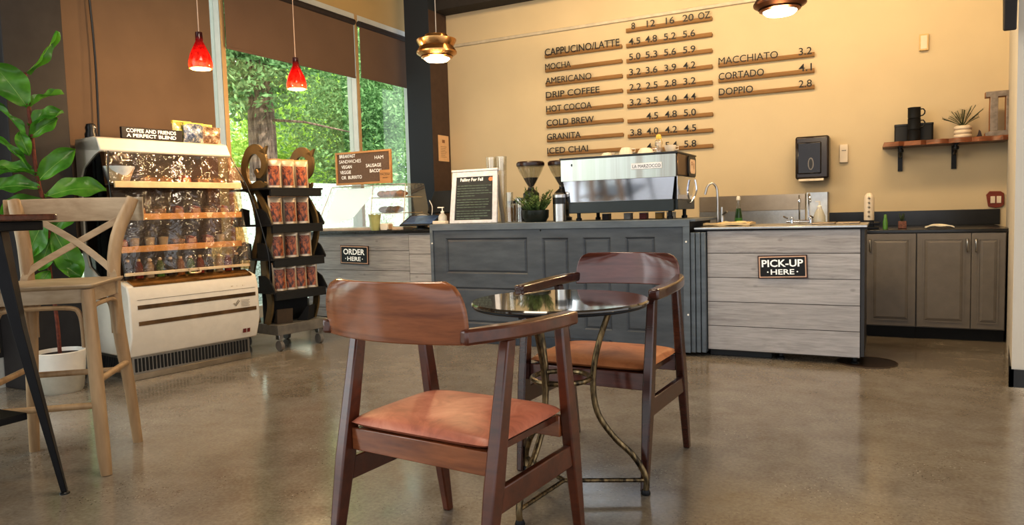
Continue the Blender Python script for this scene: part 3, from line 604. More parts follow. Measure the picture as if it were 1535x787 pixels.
# letter board
t = thing('letter_board', 'brown letter board in a pine frame listing breakfast sandwiches', 'letter board', (-5.0, 6.35, 1.51), -.03)
w0, w1, zz0, zz1, yb = -5.405, -4.65, 1.515, 1.872, 6.25
MB().box(w0+.02, w1-.02, yb-.0, yb+.012, zz0+.02, zz1-.02).build('felt', flat('brown felt', (112, 92, 78), .95, 0, .05, 60), t)
m = MB(); fw = .022; m.box(w0, w1, yb-.012, yb+.014, zz0, zz0+fw); m.box(w0, w1, yb-.012, yb+.014, zz1-fw, zz1); m.box(w0, w0+fw, yb-.012, yb+.014, zz0+fw, zz1-fw); m.box(w1-fw, w1, yb-.012, yb+.014, zz0+fw, zz1-fw); m.build('frame', TANW, t, .002)
m = MB(); L = [('BREAKFAST', 0.03, .29, 0), ('SANDWICHES', .02, .40, 1), ('HAM', .70, .15, .6), ('VEGAN', .06, .19, 2), ('SAUSAGE', .53, .27, 2), ('VEGGIE', .03, .20, 3), ('BACON', .60, .2, 3), ('OR  BURRITO', .055, .37, 4)]
for s_, a, ww, rr in L: text(m, s_, (w0+.035+a*.72, yb-.003, zz1-.062-rr*.058), (1, 0, 0), (0, 0, 1), ww*.76, .037, .0 if 'M' in s_ or 'W' in s_ else .012)
m.build('lettering', WHT, t, smooth=False)
t = thing('kraft_tag', 'small kraft tag card overlapping the lower right corner of the letter board', 'tag', (-4.7, 6.22, 1.5)); MB().box(-4.79, -4.645, 6.222, 6.226, 1.512, 1.655).build('card', TANW, t, .001)
m = MB(); text(m, 'MACRINA', (-4.78, 6.2215, 1.595), (1, 0, 0), (0, 0, 1), .125, .028, .0); text(m, 'BAKERY', (-4.75, 6.2215, 1.565), (1, 0, 0), (0, 0, 1), .07, .012, .01); m.build('lettering', INK, t, smooth=False)
# green ribbed cup, white box
t = thing('green_tumbler', 'pale green ribbed tumbler in front of the pastry case', 'tumbler', (-4.74, 6.03, OZ)); m = MB(); seg = 32
m.lathe([(0, 0), (.045, 0), (.05, .02), (.058, .13), (.066, .165), (.062, .165), (.05, .03), (0, .02)], (-4.72, 6.02, OZ), seg)
for i, v in enumerate(m.v):
    if v.z > OZ+.15: v.z += .006*math.sin(i % seg*PI/2)
m.build('cup', flat('pale green glass', (172, 176, 124), .25), t)
t = thing('receipt_box', 'small rounded white card reader beside the green tumbler', 'card reader', (-4.6, 6.05, OZ)); MB().prism([(-4.61+a, OZ+.036+b) for a, b in rounded(.095, .07, .02)], 'xz', 6.02, 6.12).build('body', WHITEP, t, .004); MB().box(-4.565, -4.56, 6.04, 6.1, OZ+.01, OZ+.06).build('side', flat('tan side', (190, 160, 130), .5), t)
# tablet and register
t = thing('order_tablet', 'black tablet on a low tilted stand facing the customer', 'tablet', (-4.35, 6.1, OZ))
m = MB(); m.box(-.19, .19, -.13, .13, 0, .014); T = Matrix.Translation((-4.22, 6.14, OZ+.085)) @ Matrix.Rotation(.12, 4, 'Z') @ Matrix.Rotation(.38, 4, 'X'); m.xf(T); m.build('case', BLACK, t, .005)
m = MB(); m.box(-.165, .165, -.105, .105, .0145, .016); m.xf(T); m.build('screen', flat('tablet screen', (70, 92, 130), .08, .1, .3, 5), t)
m = MB(); m.lathe([(.1, 0), (.1, .012), (.06, .02), (.05, .06), (0, .061)], (-4.22, 6.15, OZ), 20); m.build('stand', BLACK, t)
t = thing('cash_register_screen', 'black point of sale monitor seen from behind next to the corner column', 'monitor', (-4.15, 6.45, OZ))
T = Matrix.Translation((-4.15, 6.47, OZ+.28)) @ Matrix.Rotation(-.25, 4, 'Z') @ Matrix.Rotation(-.45, 4, 'X'); m = MB(); m.box(-.2, .2, -.012, .02, -.13, .13); m.xf(T); m.build('monitor', BLACKM, t, .01)
m = MB(); m.tube([(-4.2, 6.5, OZ+.01), (-4.2, 6.5, OZ+.12), (-4.18, 6.46, OZ+.24)], .03, 10); m.lathe([(.1, 0), (.1, .015), (.04, .03)], (-4.2, 6.5, OZ), 20); m.build('stand', BLACK, t)
m = MB(); m.tube(spline([(-4.3, 6.42, OZ+.3), (-4.24, 6.38, OZ+.22), (-4.26, 6.36, OZ+.1), (-4.38, 6.33, OZ+.02)], 5), .005, 6); m.tube(spline([(-4.42, 6.3, OZ+.02), (-4.38, 6.3, OZ+.14), (-4.2, 6.3, OZ+.13), (-4.05, 6.25, OZ+.09)], 5), .006, 6); m.build('cable', flat('white cable', (200, 200, 200), .4), t)
t = thing('napkin_stack', 'low stack of cream napkins beside the tablet', 'napkins', (-3.93, 6.3, OZ)); m = MB()
for k in range(4): m.box(-4.0+.01*k, -3.86, 6.28, 6.42, OZ+.001+k*.008, OZ+.008+k*.008)
m.build('napkins', flat('napkin', (226, 214, 178), .9), t)
def pump(label, x, y, z, h):
    t = thing('sanitizer_pump', label, 'pump bottle', (x, y, z)); MB().lathe([(0, 0), (.04, 0), (.042, .01), (.04, h*.45), (.016, h*.62), (.014, h*.66)], (x, y, z+.001), 18).build('bottle', clear('clear bottle', (240, 240, 238), .2, .05, haze=.45), t)
    m = MB(); m.lathe([(.017, h*.64), (.017, h*.74), (.006, h*.76), (.006, h*.95), (0, h*.96)], (x, y, z), 12); m.box(x-.05, x+.015, y-.009, y+.009, z+h*.93, z+h*1.0); m.build('pump', WHITEP, t, .002)
pump('clear sanitizer pump bottle at the left end of the slate bar', -3.69, 5.72, GZ, .16)
t = thing('clear_tray', 'shallow clear tray at the left end of the slate bar under the pump bottle', 'tray', (-3.68, 5.7, GZ)); m = MB(); m.box(-3.74, -3.6, 5.62, 5.68, GZ+.001, GZ+.03); m.build('tray', CREAMC, t, .004)

# ------------------------------------------------------------------ things on the grey bar
BZ = GZ+.001
t = thing('chalkboard_sign', 'whitewashed A-frame chalkboard with a chalk menu on the slate bar', 'chalkboard', (-3.33, 5.75, BZ))
T = Matrix.Translation((-3.335, 5.68, BZ)) @ Matrix.Rotation(-.13, 4, 'X')
wB, wT, h = .25, .232, .475
def quadframe(m, wb, wt, z0, z1, y0, y1): m.hexa([(-wb, y0, z0), (wb, y0, z0), (wb, y1, z0), (-wb, y1, z0), (-wt, y0, z1), (wt, y0, z1), (wt, y1, z1), (-wt, y1, z1)])
m = MB(); m.hexa([(-.25, -.012, 0), (-.2, -.012, 0), (-.2, .012, 0), (-.25, .012, 0), (-.236, -.012, h), (-.19, -.012, h), (-.19, .012, h), (-.236, .012, h)])
m.hexa([(.2, -.012, 0), (.25, -.012, 0), (.25, .012, 0), (.2, .012, 0), (.19, -.012, h), (.236, -.012, h), (.236, .012, h), (.19, .012, h)])
m.box(-.2, .2, -.012, .012, h-.05, h); m.box(-.2, .2, -.012, .012, 0, .03); m.box(-.243, .243, -.018, .018, h, h+.02); m.xf(T); m.build('frame', flat('whitewash frame', (208, 208, 212), .6, 0, .06, 30), t, .003)
m = MB(); m.box(-.205, .205, -.004, .004, .028, h-.045); m.xf(T); m.build('slate', flat('chalk slate', (40, 44, 46), .7, 0, .15, 8), t)
m = MB(); text(m, 'Falling For Fall', (-.15, -.006, h-.098), (1, 0, 0), (0, 0, 1), .24, .04, .02)
rnd = random.Random(3)
m.xf(T); m.build('chalk_heading', WHT, t, smooth=False)
m = MB(); z = h-.13
for k in range(13):
    if k in (5, 9): z -= .01
    x = -.18; L = .34*(.9 if k % 3 else 1)*(.6 if k in (4, 12) else 1)
    while x < -.18+L:
        wl = .02+rnd.random()*.035; pts = []; n = int(wl/.0045)
        for q in range(n+1): pts.append((x+wl*q/n, -.006, z+.0045*math.sin(q*2.1+rnd.random())+.02*(x+.18)*0))
        m.tube(pts, .0013, 3); x += wl+.008
    z -= .0235
m.xf(T); m.build('chalk_lines', flat('green chalk', (150, 176, 158), .8), t, smooth=False)
m = MB(); m.prism([(.17+.022*math.cos(a*PI/6), h-.075+.019*math.sin(a*PI/6)) for a in range(12)], 'xz', -.0065, -.005); m.xf(T); m.build('chalk_pumpkin', flat('orange chalk', (226, 134, 92), .8), t)
m = MB(); T2 = Matrix.Translation((-3.335, 5.86, BZ)) @ Matrix.Rotation(.2, 4, 'X'); m.box(-.235, -.2, -.01, .01, .0, h-.03); m.box(.2, .235, -.01, .01, .0, h-.03); m.xf(T2); m.build('rear_leg', flat('frame back', (190, 178, 160), .6), t)
for k, (X, Y) in enumerate(((-3.36, 6.1), (-3.25, 6.1))):
    t = thing('plastic_cup', ('left', 'right')[k]+' tall stack of clear cups standing behind the chalkboard', 'cups', (X, Y, BZ), 0, 'clear cup stacks')
    m = MB(); m.lathe([(0, 0), (.035, 0), (.048, .50), (.052, .62), (.049, .62), (.044, .49)], (X, Y, BZ+.001), 20); m.build('cups', clear('cup plastic', (238, 236, 228), .16, .12, haze=.12), t)
t = thing('round_bin', 'dark round bin rim peeking over the top of the chalkboard', 'bin', (-3.55, 6.2, BZ)); MB().lathe([(0, 0), (.1, 0), (.11, .5), (.105, .51), (0, .5)], (-3.55, 6.2, BZ), 24).build('bin', flat('grey bin', (150, 146, 138), .5), t)
def jar(label, x, y, hgt, rad, content, lid):
    t = thing('tall_jar', label, 'jar', (x, y, BZ)); m = MB(); m.lathe([(0, 0), (rad, 0), (rad, hgt), (rad-.004, hgt), (rad-.004, .006), (0, .006)], (x, y, BZ), 20); m.build('glass', GLASSWARE, t)
    if lid: MB().lathe([(0, hgt), (rad+.003, hgt), (rad+.003, hgt+.025), (0, hgt+.03)], (x, y, BZ), 20).build('lid', lid, t)
    if content: MB().lathe([(0, .007), (rad-.006, .007), (rad-.006, hgt*content[1]), (0, hgt*content[1])], (x, y, BZ), 20).build('contents', content[0], t)
SYR = flat('amber syrup', (190, 150, 104), .3)
jar('tall amber bottle right of the chalkboard', -3.02, 5.8, .27, .035, (SYR, .5), None)
jar('dark topped tall jar behind the amber bottle', -3.08, 5.99, .17, .05, (SYR, .9), BLACK)
jar('round steel lidded canister at the left of the herb planter', -2.885, 5.75, .19, .044, (flat('coffee dark', (60, 44, 36), .6), .7), STEEL)
def grinder(label, x, y):
    t = thing('coffee_grinder', label, 'grinder', (x, y, BZ), 0, 'coffee grinders on the bar')
    MB().lathe([(0, 0), (.085, 0), (.085, .03), (.06, .04), (.06, .2), (.075, .21), (.075, .26), (.03, .3), (.03, .315)], (x, y, BZ), 24).build('body', BLACK, t)
    MB().lathe([(.026, .29), (.032, .33), (.105, .46), (.128, .515), (.124, .515), (.10, .46), (.028, .33), (.022, .29)], (x, y, BZ), 28).build('hopper', GLASSWARE, t)
    MB().lathe([(.0, .31), (.029, .335), (.068, .405), (.0, .408)], (x, y, BZ), 24).build('beans', COFFEE, t)
    MB().lathe([(.126, .51), (.131, .515), (.131, .54), (.12, .552), (0, .555)], (x, y, BZ), 28).build('lid', flat('hopper lid', (44, 28, 24), .2), t)
    MB().lathe([(.068, 0), (.068, .085), (.062, .1)], (x, y-.001, BZ+.1), 24).build('collar', STEEL, t)
    MB().tube([(x, y-.06, BZ+.12), (x, y-.13, BZ+.1)], .012, 8).build('portafilter_fork', BLKMET, t)
grinder('coffee grinder with a half-full clear hopper beside the herb planter', -2.93, 6.07)
grinder('coffee grinder partly hidden at the left end of the espresso machine', -2.67, 6.2)
t = thing('steel_canister', 'black and steel milk canister at the left foot of the espresso machine', 'canister', (-2.5, 5.72, BZ))
MB().lathe([(0, 0), (.055, 0), (.055, .15), (.0, .15)], (-2.5, 5.73, BZ), 24).build('body', STEEL, t); MB().lathe([(.056, .15), (.056, .205), (0, .206)], (-2.5, 5.73, BZ), 24).build('band', BLACK, t); MB().lathe([(.057, .205), (.057, .23), (.03, .245), (0, .246)], (-2.5, 5.73, BZ), 24).build('lid', STEEL, t)
# herb planter
t = thing('herb_planter', 'rosemary bush in a round black bowl on the slate bar', 'plant', (-2.72, 5.71, BZ)); MB().lathe([(0, 0), (.09, 0), (.115, .04), (.12, .1), (.113, .105), (.105, .09), (0, .085)], (-2.72, 5.71, BZ), 28).build('bowl', flat('black green glaze', (26, 34, 28), .25), t)
s = NT('rosemary'); s.prin(s.ramp(s.noise(s.coord(), 30), [(.3, (48, 70, 32)), (.55, (92, 122, 62)), (.8, (156, 172, 108))]), .6); ROS = s.m
m = MB(); c = Vector((-2.72, 5.71, BZ+.08)); rnd = random.Random(5); sp = MB()
for k in range(60):
    a = rnd.random()*2*PI; lean = rnd.random()*1.1; L = .08+rnd.random()*.12; L *= 1.25 if rnd.random() < .22 else 1
    b0 = c+Vector((math.cos(a), math.sin(a)*.8, 0))*.07*rnd.random(); dr = Vector((math.cos(a)*lean, math.sin(a)*lean, 1)).normalized(); e = b0+dr*L
    sp.tube([b0, b0+dr*L*.5+Vector((0, 0, .01)), e], .002, 4)
    for q in range(26):
        p = b0.lerp(e, .12+.88*q/26); an = q*2.4; n_ = Vector((math.cos(an), math.sin(an), .75)).normalized(); tip = p+n_*(.034 if q < 22 else .024); sd = n_.cross(dr).normalized()*.0065
        m.add([p-sd, p+sd, tip], [(0, 1, 2)])
m.build('leaves', ROS, t, smooth=False); sp.build('stems', flat('herb stem', (90, 86, 50), .7), t)

# espresso machine
t = thing('espresso_machine', 'wide polished espresso machine on the slate bar', 'espresso machine', (-2.0, 6.0, BZ))
mx0, mx1, my0, my1 = -2.494, -1.482, 5.75, 6.38
m = MB(); m.box(mx0, mx1, my0+.01, my1, 1.42, 1.60); m.build('upper_housing', flat('machine side', (60, 52, 46), .3, .4), t, .006)
s = NT('satin steel sheet'); v = s.noise(s.coord((7, 1, .15)), 1.0, 4, .6, .4); s.prin(s.ramp(v, [(.3, (158, 162, 146)), (.5, (176, 178, 170)), (.7, (152, 148, 138))]), .3, 1); SHEET = s.m
MB().box(mx0+.006, mx1-.006, my0, my0+.009, 1.415, 1.6).build('rear_panel', SHEET, t, .002)
MB().box(mx0-.004, mx1+.01, my0-.006, my1+.01, 1.6, 1.616).build('cup_tray', BLACK, t, .003)
m = MB(); m.hexa([(-2.44, my0+.034, 1.235), (-1.53, my0+.034, 1.235), (-1.53, my0+.044, 1.235), (-2.44, my0+.044, 1.235), (mx0+.02, my0+.012, 1.418), (mx1-.02, my0+.012, 1.418), (mx1-.02, my0+.022, 1.418), (mx0+.02, my0+.022, 1.418)]); m.build('mirror_panel', CHROME, t, smooth=False)
m = MB(); m.box(-2.435, -1.5, my0+.1, my1-.1, 1.235, 1.42); m.build('core', flat('machine core', (90, 84, 78), .3, .7), t)
m = MB(); m.box(-2.432, -1.515, my0+.02, my0+.06, 1.14, 1.236); m.box(-2.432, -1.49, my0+.06, my1, 1.15, 1.235); m.build('base', flat('black green base', (24, 32, 30), .3), t, .004)
for X in (-2.36, -1.56):
    for Y in (my0+.08, my1-.08): MB().lathe([(.025, 0), (.025, .02), (.016, .025), (.016, .08)], (X, Y, BZ), 14).build('foot', BLKMET, t)
m = MB(); m.hexa([(mx1-.005, my0+.02, 1.235), (mx1+.0, my0+.02, 1.235), (mx1+.0, my1-.15, 1.235), (mx1-.005, my1-.15, 1.235), (mx1, my0, 1.42), (mx1+.006, my0, 1.42), (mx1+.006, my1, 1.42), (mx1, my1, 1.42)]); m.build('side_cheek', CHROME, t)
MB().box(mx1, mx1+.006, my0+.02, my1-.02, 1.43, 1.6).build('side_panel', flat('bronze side', (130, 104, 78), .3, .8), t, .003)
MB().prism([(6.2+a, 1.51+b) for a, b in rounded(.26, .17, .03)], 'yz', mx1+.006, mx1+.02).build('badge_bezel', BLACK, t, .002); MB().prism([(6.2+a, 1.51+b) for a, b in rounded(.17, .12, .03)], 'yz', mx1+.02, mx1+.024).build('badge', flat('badge cream', (230, 200, 170), .4), t)
m = MB(); text(m, 'S5', (mx1+.025, 6.14, 1.52), (0, 1, 0), (0, 0, 1), .05, .03); text(m, '||', (mx1+.025, 6.22, 1.49), (0, 1, 0), (0, 0, 1), .02, .05); m.build('badge_print', flat('orange print', (150, 90, 60), .5), t)
MB().box(-1.855, -1.60, my0-.006, my0, 1.487, 1.536).build('name_plate', flat('plate', (220, 216, 212), .3, .3), t, .002)
m = MB(); text(m, 'LA MARZOCCO', (-1.845, my0-.0068, 1.498), (1, 0, 0), (0, 0, 1), .235, .026, .0); m.build('name_lettering', flat('dark print', (50, 44, 46), .5), t, smooth=False)
MB().prism([(-2.385+.007*math.cos(a*PI/5), 1.552+.012*math.sin(a*PI/5)) for a in range(10)], 'xz', my0-.002, my0).build('small_hole', BLACK, t)
m = MB(); m.tube(spline([(mx1+.03, 6.25, 1.4), (mx1+.04, 6.25, 1.3), (mx1+.0, 6.2, 1.2)], 4), .008, 8); m.build('steam_wand', CHROME, t)
for k in range(3):
    X = -2.25+k*.33; MB().lathe([(0, 0), (.03, 0), (.034, .03), (.045, .04), (.045, .075), (0, .075)], (X, my1-.02, 1.2), 16).build('group_head', STEEL, t)
def cup(label, x, y, z, mat, rad=.045, hh=.06, tip=0):
    t = thing('coffee_cup', label, 'cup', (x, y, z), 0, 'cups on the espresso machine'); m = MB(); m.lathe([(0, hh), (rad*.6, hh), (rad*.85, hh*.6), (rad, 0), (rad*.93, 0), (rad*.5, hh*.9), (0, hh*.92)] if tip else [(0, 0), (rad*.6, 0), (rad*.85, hh*.4), (rad, hh), (rad*.94, hh), (rad*.5, .006), (0, .006)], (x, y, z+.001), 20); m.build('bowl', mat, t)
    if rad > .04: MB().tube([(x+rad*.8, y, z+hh*.8), (x+rad*1.35, y, z+hh*.75), (x+rad*1.3, y, z+hh*.35), (x+rad*.8, y, z+hh*.3)], .005, 6).build('handle', mat, t)
MZ = 1.616
cup('upturned white cup nearest the left end on top of the espresso machine', -2.10, 5.85, MZ, CREAMC, .05, .03, 1)
cup('white cup with handle second from the left on the espresso machine', -1.93, 5.84, MZ, CREAMC, .06, .06, 1); cup('wide low white cup in the middle of the espresso machine top', -1.76, 5.84, MZ, CREAMC, .07, .045, 1)
cup('straight white ramekin right of the bear bottle on the espresso machine', -1.555, 5.84, MZ, CREAMC, .05, .055)
t = bottle('honey_bottle', 'clear honey squeeze bottle with yellow cap on the espresso machine', -1.655, 5.86, MZ, [(0, 0), (.035, 0), (.038, .03), (.026, .055), (.032, .08), (.03, .1), (.016, .115)], clear('honey plastic', (240, 226, 190), .15, .05, haze=.2), [(.02, .112), (.024, .13), (.018, .15), (0, .155)], flat('yellow cap', (226, 190, 80), .4))
for k, (X, c_) in enumerate(((-2.2, (60, 40, 36)), (-2.0, (196, 186, 176)), (-1.86, (150, 60, 50)), (-1.72, (206, 150, 60)), (-1.62, (190, 180, 160)))):
    t = thing('small_tin', ('dark brown', 'grey white', 'red', 'amber', 'cream')[k]+' small tin under the espresso machine', 'tin', (X, 6.1, BZ), 0, 'small tins under the espresso machine'); MB().box(X-.03, X+.03, 6.05, 6.13, BZ, BZ+.05).build('body', flat('tin%d' % k, c_, .5), t, .004); MB().box(X-.031, X+.031, 6.049, 6.131, BZ+.05, BZ+.056).build('lid', WHITEP, t)
# tap, towels on the pick-up top
t = thing('prep_faucet', 'tall arched steel tap standing between the bar and the pick-up counter', 'faucet', (-1.24, 6.28, 1.009))
m = MB(); m.tube(spline([(-1.275, 6.3, 1.009), (-1.275, 6.3, 1.25), (-1.285, 6.3, 1.33), (-1.315, 6.28, 1.365), (-1.35, 6.26, 1.34), (-1.37, 6.25, 1.27)], 6), .01, 10); m.build('spout', STEEL, t)
m = MB(); m.tube([(-1.24, 6.3, 1.009), (-1.24, 6.3, 1.16)], .012, 10); m.tube([(-1.24, 6.3, 1.09), (-1.19, 6.27, 1.12)], .009, 8); m.lathe([(.022, 0), (.022, .05), (.015, .08)], (-1.24, 6.3, 1.01), 14); m.build('body', STEEL, t)
t = thing('folded_towels', 'pale folded towel strip at the left end of the pick-up top', 'towel', (-1.15, 6.0, 1.009))
m = MB(); m.sheet(lambda u, v: (-1.30+.36*u, 5.85+.3*v, 1.032+.004*math.sin(u*12+v*4)), 16, 6, .018); m.sheet(lambda u, v: (-1.16+.2*u, 5.87+.24*v, 1.04+.004*math.sin(u*9+v*3)), 10, 5, .012); m.build('towel', flat('towel cream', (224, 196, 150), .9), t)
t = thing('steel_drain_tray', 'thin steel tray lying toward the right end of the pick-up top', 'tray', (-.4, 6.1, 1.009)); m = MB(); m.box(-.5, -.34, 5.95, 6.2, 1.009, 1.02); m.box(-.33, -.17, 5.95, 6.2, 1.009, 1.02); m.build('plate', flat('tray steel', (170, 150, 126), .3, .8), t, .003)

# ------------------------------------------------------------------ blinds
def blind(label, y0, y1, zb, zt, mat, roll):
    t = thing('roller_blind', label, 'blind', (W+.06, (y0+y1)/2, zt), 0); MB().box(W+.05, W+.054, y0+.01, y1-.01, zb+.01, zt).build('cloth', mat, t, smooth=False)
    MB().box(W+.044, W+.06, y0+.01, y1-.01, zb-.012, zb+.012).build('bottom_bar', mat, t, .003)
    if roll: MB().tube([(W+.05, y0, zt+.01), (W+.05, y1, zt+.01)], .035, 12).build('roller', flat('roller dark', (48, 38, 34), .7), t)
blind('taupe roller blind pulled fully down behind the white display case', 3.34, 4.87, .95, 3.9, BLINDW, True)
blind('brown roller blind half lowered over the wide middle window', 5.03, 6.96, 2.83, 3.47, BLIND, True)
blind('brown roller blind half lowered over the narrow window beside the corner column', 7.05, 8.06, 2.855, 3.47, BLIND, True)

# ------------------------------------------------------------------ pendants
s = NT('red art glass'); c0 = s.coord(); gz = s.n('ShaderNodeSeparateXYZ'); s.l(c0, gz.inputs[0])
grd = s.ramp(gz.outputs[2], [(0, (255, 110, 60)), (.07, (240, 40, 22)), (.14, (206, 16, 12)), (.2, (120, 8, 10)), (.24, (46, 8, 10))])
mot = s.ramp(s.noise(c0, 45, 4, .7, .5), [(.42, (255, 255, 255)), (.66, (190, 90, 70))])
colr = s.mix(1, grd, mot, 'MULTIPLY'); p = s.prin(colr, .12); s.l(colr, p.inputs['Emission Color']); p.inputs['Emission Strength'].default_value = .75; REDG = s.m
def red_pendant(label, x, y, z):
    t = thing('red_pendant_lamp', label, 'pendant lamp', (x, y, z), 0, 'red glass pendants')
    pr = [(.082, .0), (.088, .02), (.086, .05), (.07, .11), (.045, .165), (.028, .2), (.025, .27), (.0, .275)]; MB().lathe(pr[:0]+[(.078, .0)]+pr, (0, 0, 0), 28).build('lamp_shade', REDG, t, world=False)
    MB().lathe([(0, -.004), (.07, -.004), (.074, .004), (0, .006)], (0, 0, 0), 24).build('bulb_face', BULB, t, world=False)
    MB().tube([(0, 0, .27), (0, 0, 4.3-z)], .004, 6).build('cord', flat('pale cord', (196, 170, 150), .5), t, world=False)
    l = bpy.data.lights.new('red pendant glow', 'POINT'); l.energy = 34; l.color = (1, .66, .34); l.shadow_soft_size = .06; o = bpy.data.objects.new('pendant_light', l); COL.objects.link(o); o.location = (x, y, z-.09)
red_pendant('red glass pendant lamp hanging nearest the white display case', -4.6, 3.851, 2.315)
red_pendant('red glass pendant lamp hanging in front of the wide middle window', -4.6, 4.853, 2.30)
def gold_pendant(label, x, y, z, mat):
    t = thing('metal_pendant_lamp', label, 'pendant lamp', (x, y, z), 0, 'tiered metal pendants')
    pr = [(.0, .215), (.095, .215), (.10, .19), (.105, .185), (.168, .175), (.168, .168), (.142, .12), (.146, .112), (.170, .075), (.168, .062), (.135, .04), (.13, .05), (.125, .06), (.0, .06)]
    MB().lathe(pr, (0, 0, 0), 40).build('lamp_shade', mat, t, world=False); MB().lathe([(.125, .06), (.132, .03), (.11, .02), (.108, .05)], (0, 0, 0), 40).build('inner_ring', mat, t, world=False)
    MB().lathe([(0, .0), (.09, .003), (.108, .02), (.1, .04), (0, .045)], (0, 0, 0), 32).build('diffuser', GLOW, t, world=False); MB().tube([(0, 0, .21), (0, 0, 4.3-z)], .004, 6).build('cord', flat('silver cord', (190, 180, 170), .4), t, world=False)
    l = bpy.data.lights.new('warm pendant glow', 'POINT'); l.energy = 45; l.color = (1, .74, .42); l.shadow_soft_size = .1; o = bpy.data.objects.new('pendant_light', l); COL.objects.link(o); o.location = (x, y, z-.12)
gold_pendant('brass tiered pendant lamp hanging in front of the corner column', -3.355, 5.2, 2.45, GOLD)
gold_pendant('dark bronze tiered pendant lamp glowing at the top right of the menu', -.634, 5.2, 2.43, BRONZED)
t = thing('track_spotlight', 'dark cylindrical spotlight cut off by the top edge of the photo above the menu', 'spotlight', (-3.2, 7.0, 3.5)); m = MB(); m.tube([(-3.12, 6.9, 3.42), (-3.42, 6.9, 3.60)], .065, 20); m.build('can', flat('olive metal', (92, 80, 64), .35, .5), t); MB().tube([(-3.42, 6.9, 3.6), (-3.42, 6.9, 4.3)], .012, 8).build('stem', BLKMET, t)

# ------------------------------------------------------------------ display case
A9 = math.radians(81)
t = thing('refrigerated_display_case', 'tall white refrigerated display case with clear curtain under the taupe blind', 'display case', (-4.92, 3.37, 0), A9); DC = t
def L_(mb, name, mat, par=None, **k): return mb.build(name, mat, par or DC, world=False, **k)
prof = [(.06, .735), (-.03, .705), (-.055, .62), (-.06, .34), (.0, .175), (.66, .175), (.66, .735)]
L_(MB().prism(prof, 'yz', -.03, 1.045).xf(Matrix.Identity(4)), 'lower_body', WHITE, bevel=.012)
# brass grooves on the front
m = MB()
for z0, z1 in ((.705, .735),): m.hexa([(.02, -.034, .70), (1.0, -.034, .70), (1.0, .06, .74), (.02, .06, .74), (.02, -.036, .712), (1.0, -.036, .712), (1.0, .055, .752), (.02, .055, .752)])
L_(m, 'top_trim', flat('brass trim', (170, 130, 74), .2, .9, .2, 6))
m = MB(); m.box(.03, 1.01, -.0605, -.05, .532, .562); m.box(.03, 1.01, -.0635, -.05, .412, .442); m.box(.03, 1.01, -.0575, -.05, .60, .602); L_(m, 'groove', flat('dark brass groove', (112, 86, 56), .3, .7, .25, 8))
m = MB(); text(m, 'Turbo Air', (.79, -.054, .60), (1, 0, 0), (0, 0, 1), .14, .032, .0); L_(m, 'maker_script', flat('gold script', (170, 150, 110), .4), smooth=False)
m = MB(); m.box(.90, .93, -.0315, -.03, .225, .25); m.box(.935, .955, -.0315, -.03, .225, .25)
m.xf(Matrix.Identity(4)); 
m = MB(); m.prism([(.89, .23), (.92, .23), (.925, .262), (.895, .262)], 'xz', -.034, -.032); m.prism([(.93, .23), (.955, .23), (.96, .262), (.935, .262)], 'xz', -.034, -.032); L_(m, 'rating_badge', flat('red black badge', (96, 26, 22), .5))
m = MB()
for k in range(5): m.box(.87, .95-.01*(k % 2), -.0635, -.062, .505-k*.012, .508-k*.012)
m.prism([(.80, .485), (.815, .47), (.85, .51), (.845, .515), (.815, .482), (.806, .492)], 'xz', -.0635, -.062); m.prism([(.815, .468), (.825, .462), (.86, .502), (.855, .507)], 'xz', -.0635, -.062); L_(m, 'printed_notice', flat('grey print', (150, 140, 126), .6))
m = MB(); m.box(.0, .98, .02, .66, .0, .175); L_(m, 'base', flat('steel base', (150, 144, 134), .35, .8), smooth=False)
m = MB()
for k in range(34): m.box(.02+k*.028, .034+k*.028, .012, .021, .06, .16)
for k in range(20): m.box(-.003, .001, .06+k*.028, .074+k*.028, .05, .15)
L_(m, 'vent_slots', BLACKM, smooth=False); L_(MB().box(0, .98, .008, .02, .0, .045), 'base_skirt', flat('skirt steel', (160, 146, 126), .3, .8), bevel=.003)
# canopy
m = MB(); m.prism([(.26, 1.705), (.25, 1.72), (.30, 1.812), (.36, 1.825), (.66, 1.825), (.66, 1.74), (.32, 1.71)], 'yz', -.02, 1.05); L_(m, 'canopy', WHITE, bevel=.008)
# side panels
def side(u, th):
    o = MB(); o.prism([(.62, .735), (.66, .735), (.66, 1.80), (.30, 1.80), (.262, 1.71), (.34, 1.69), (.54, 1.60), (.60, 1.52)], 'yz', u, u+th); o.prism([(.06, .735), (.62, .735), (.62, 1.0), (.56, .84), (.44, .77), (.2, .745)], 'yz', u, u+th); return o
L_(side(-.02, .02), 'side_panel', WHITE, bevel=.003); L_(MB().prism([(.1, .76), (.62, .76), (.62, 1.6), (.3, 1.72)], 'yz', -.006, -.002), 'side_glass', clear('smoked side glass', (66, 62, 58), .12, .05), smooth=False)
L_(MB().prism([(.02, .75), (.64, .75), (.64, 1.76), (.27, 1.72)], 'yz', 1.03, 1.034), 'end_glass', CURTAIN, smooth=False)
L_(MB().box(0, 1.03, .60, .62, .735, 1.76), 'back_panel', flat('warm case liner', (104, 78, 54), .5), smooth=False)
for z_, d0 in ((1.468, .10), (1.225, .12), (.98, .14)):
    o = L_(MB().box(0, 1.03, d0+.02, .6, z_-.012, z_), 'shelf', flat('case shelf', (96, 76, 56), .3), smooth=False); L_(MB().box(0, 1.04, d0, d0+.02, z_-.03, z_+.012), 'price_rail', flat('brass rail', (214, 170, 112), .3, .2), o, bevel=.003) if False else L_(MB().box(0, 1.04, d0, d0+.02, z_-.036, z_+.012), 'price_rail', flat('cream brass rail', (244, 210, 160), .45, 0), DC, bevel=.003)
L_(MB().box(-.0, 1.04, .035, .055, .775, .798), 'front_rail', flat('cream rail', (226, 204, 168), .4), bevel=.003)
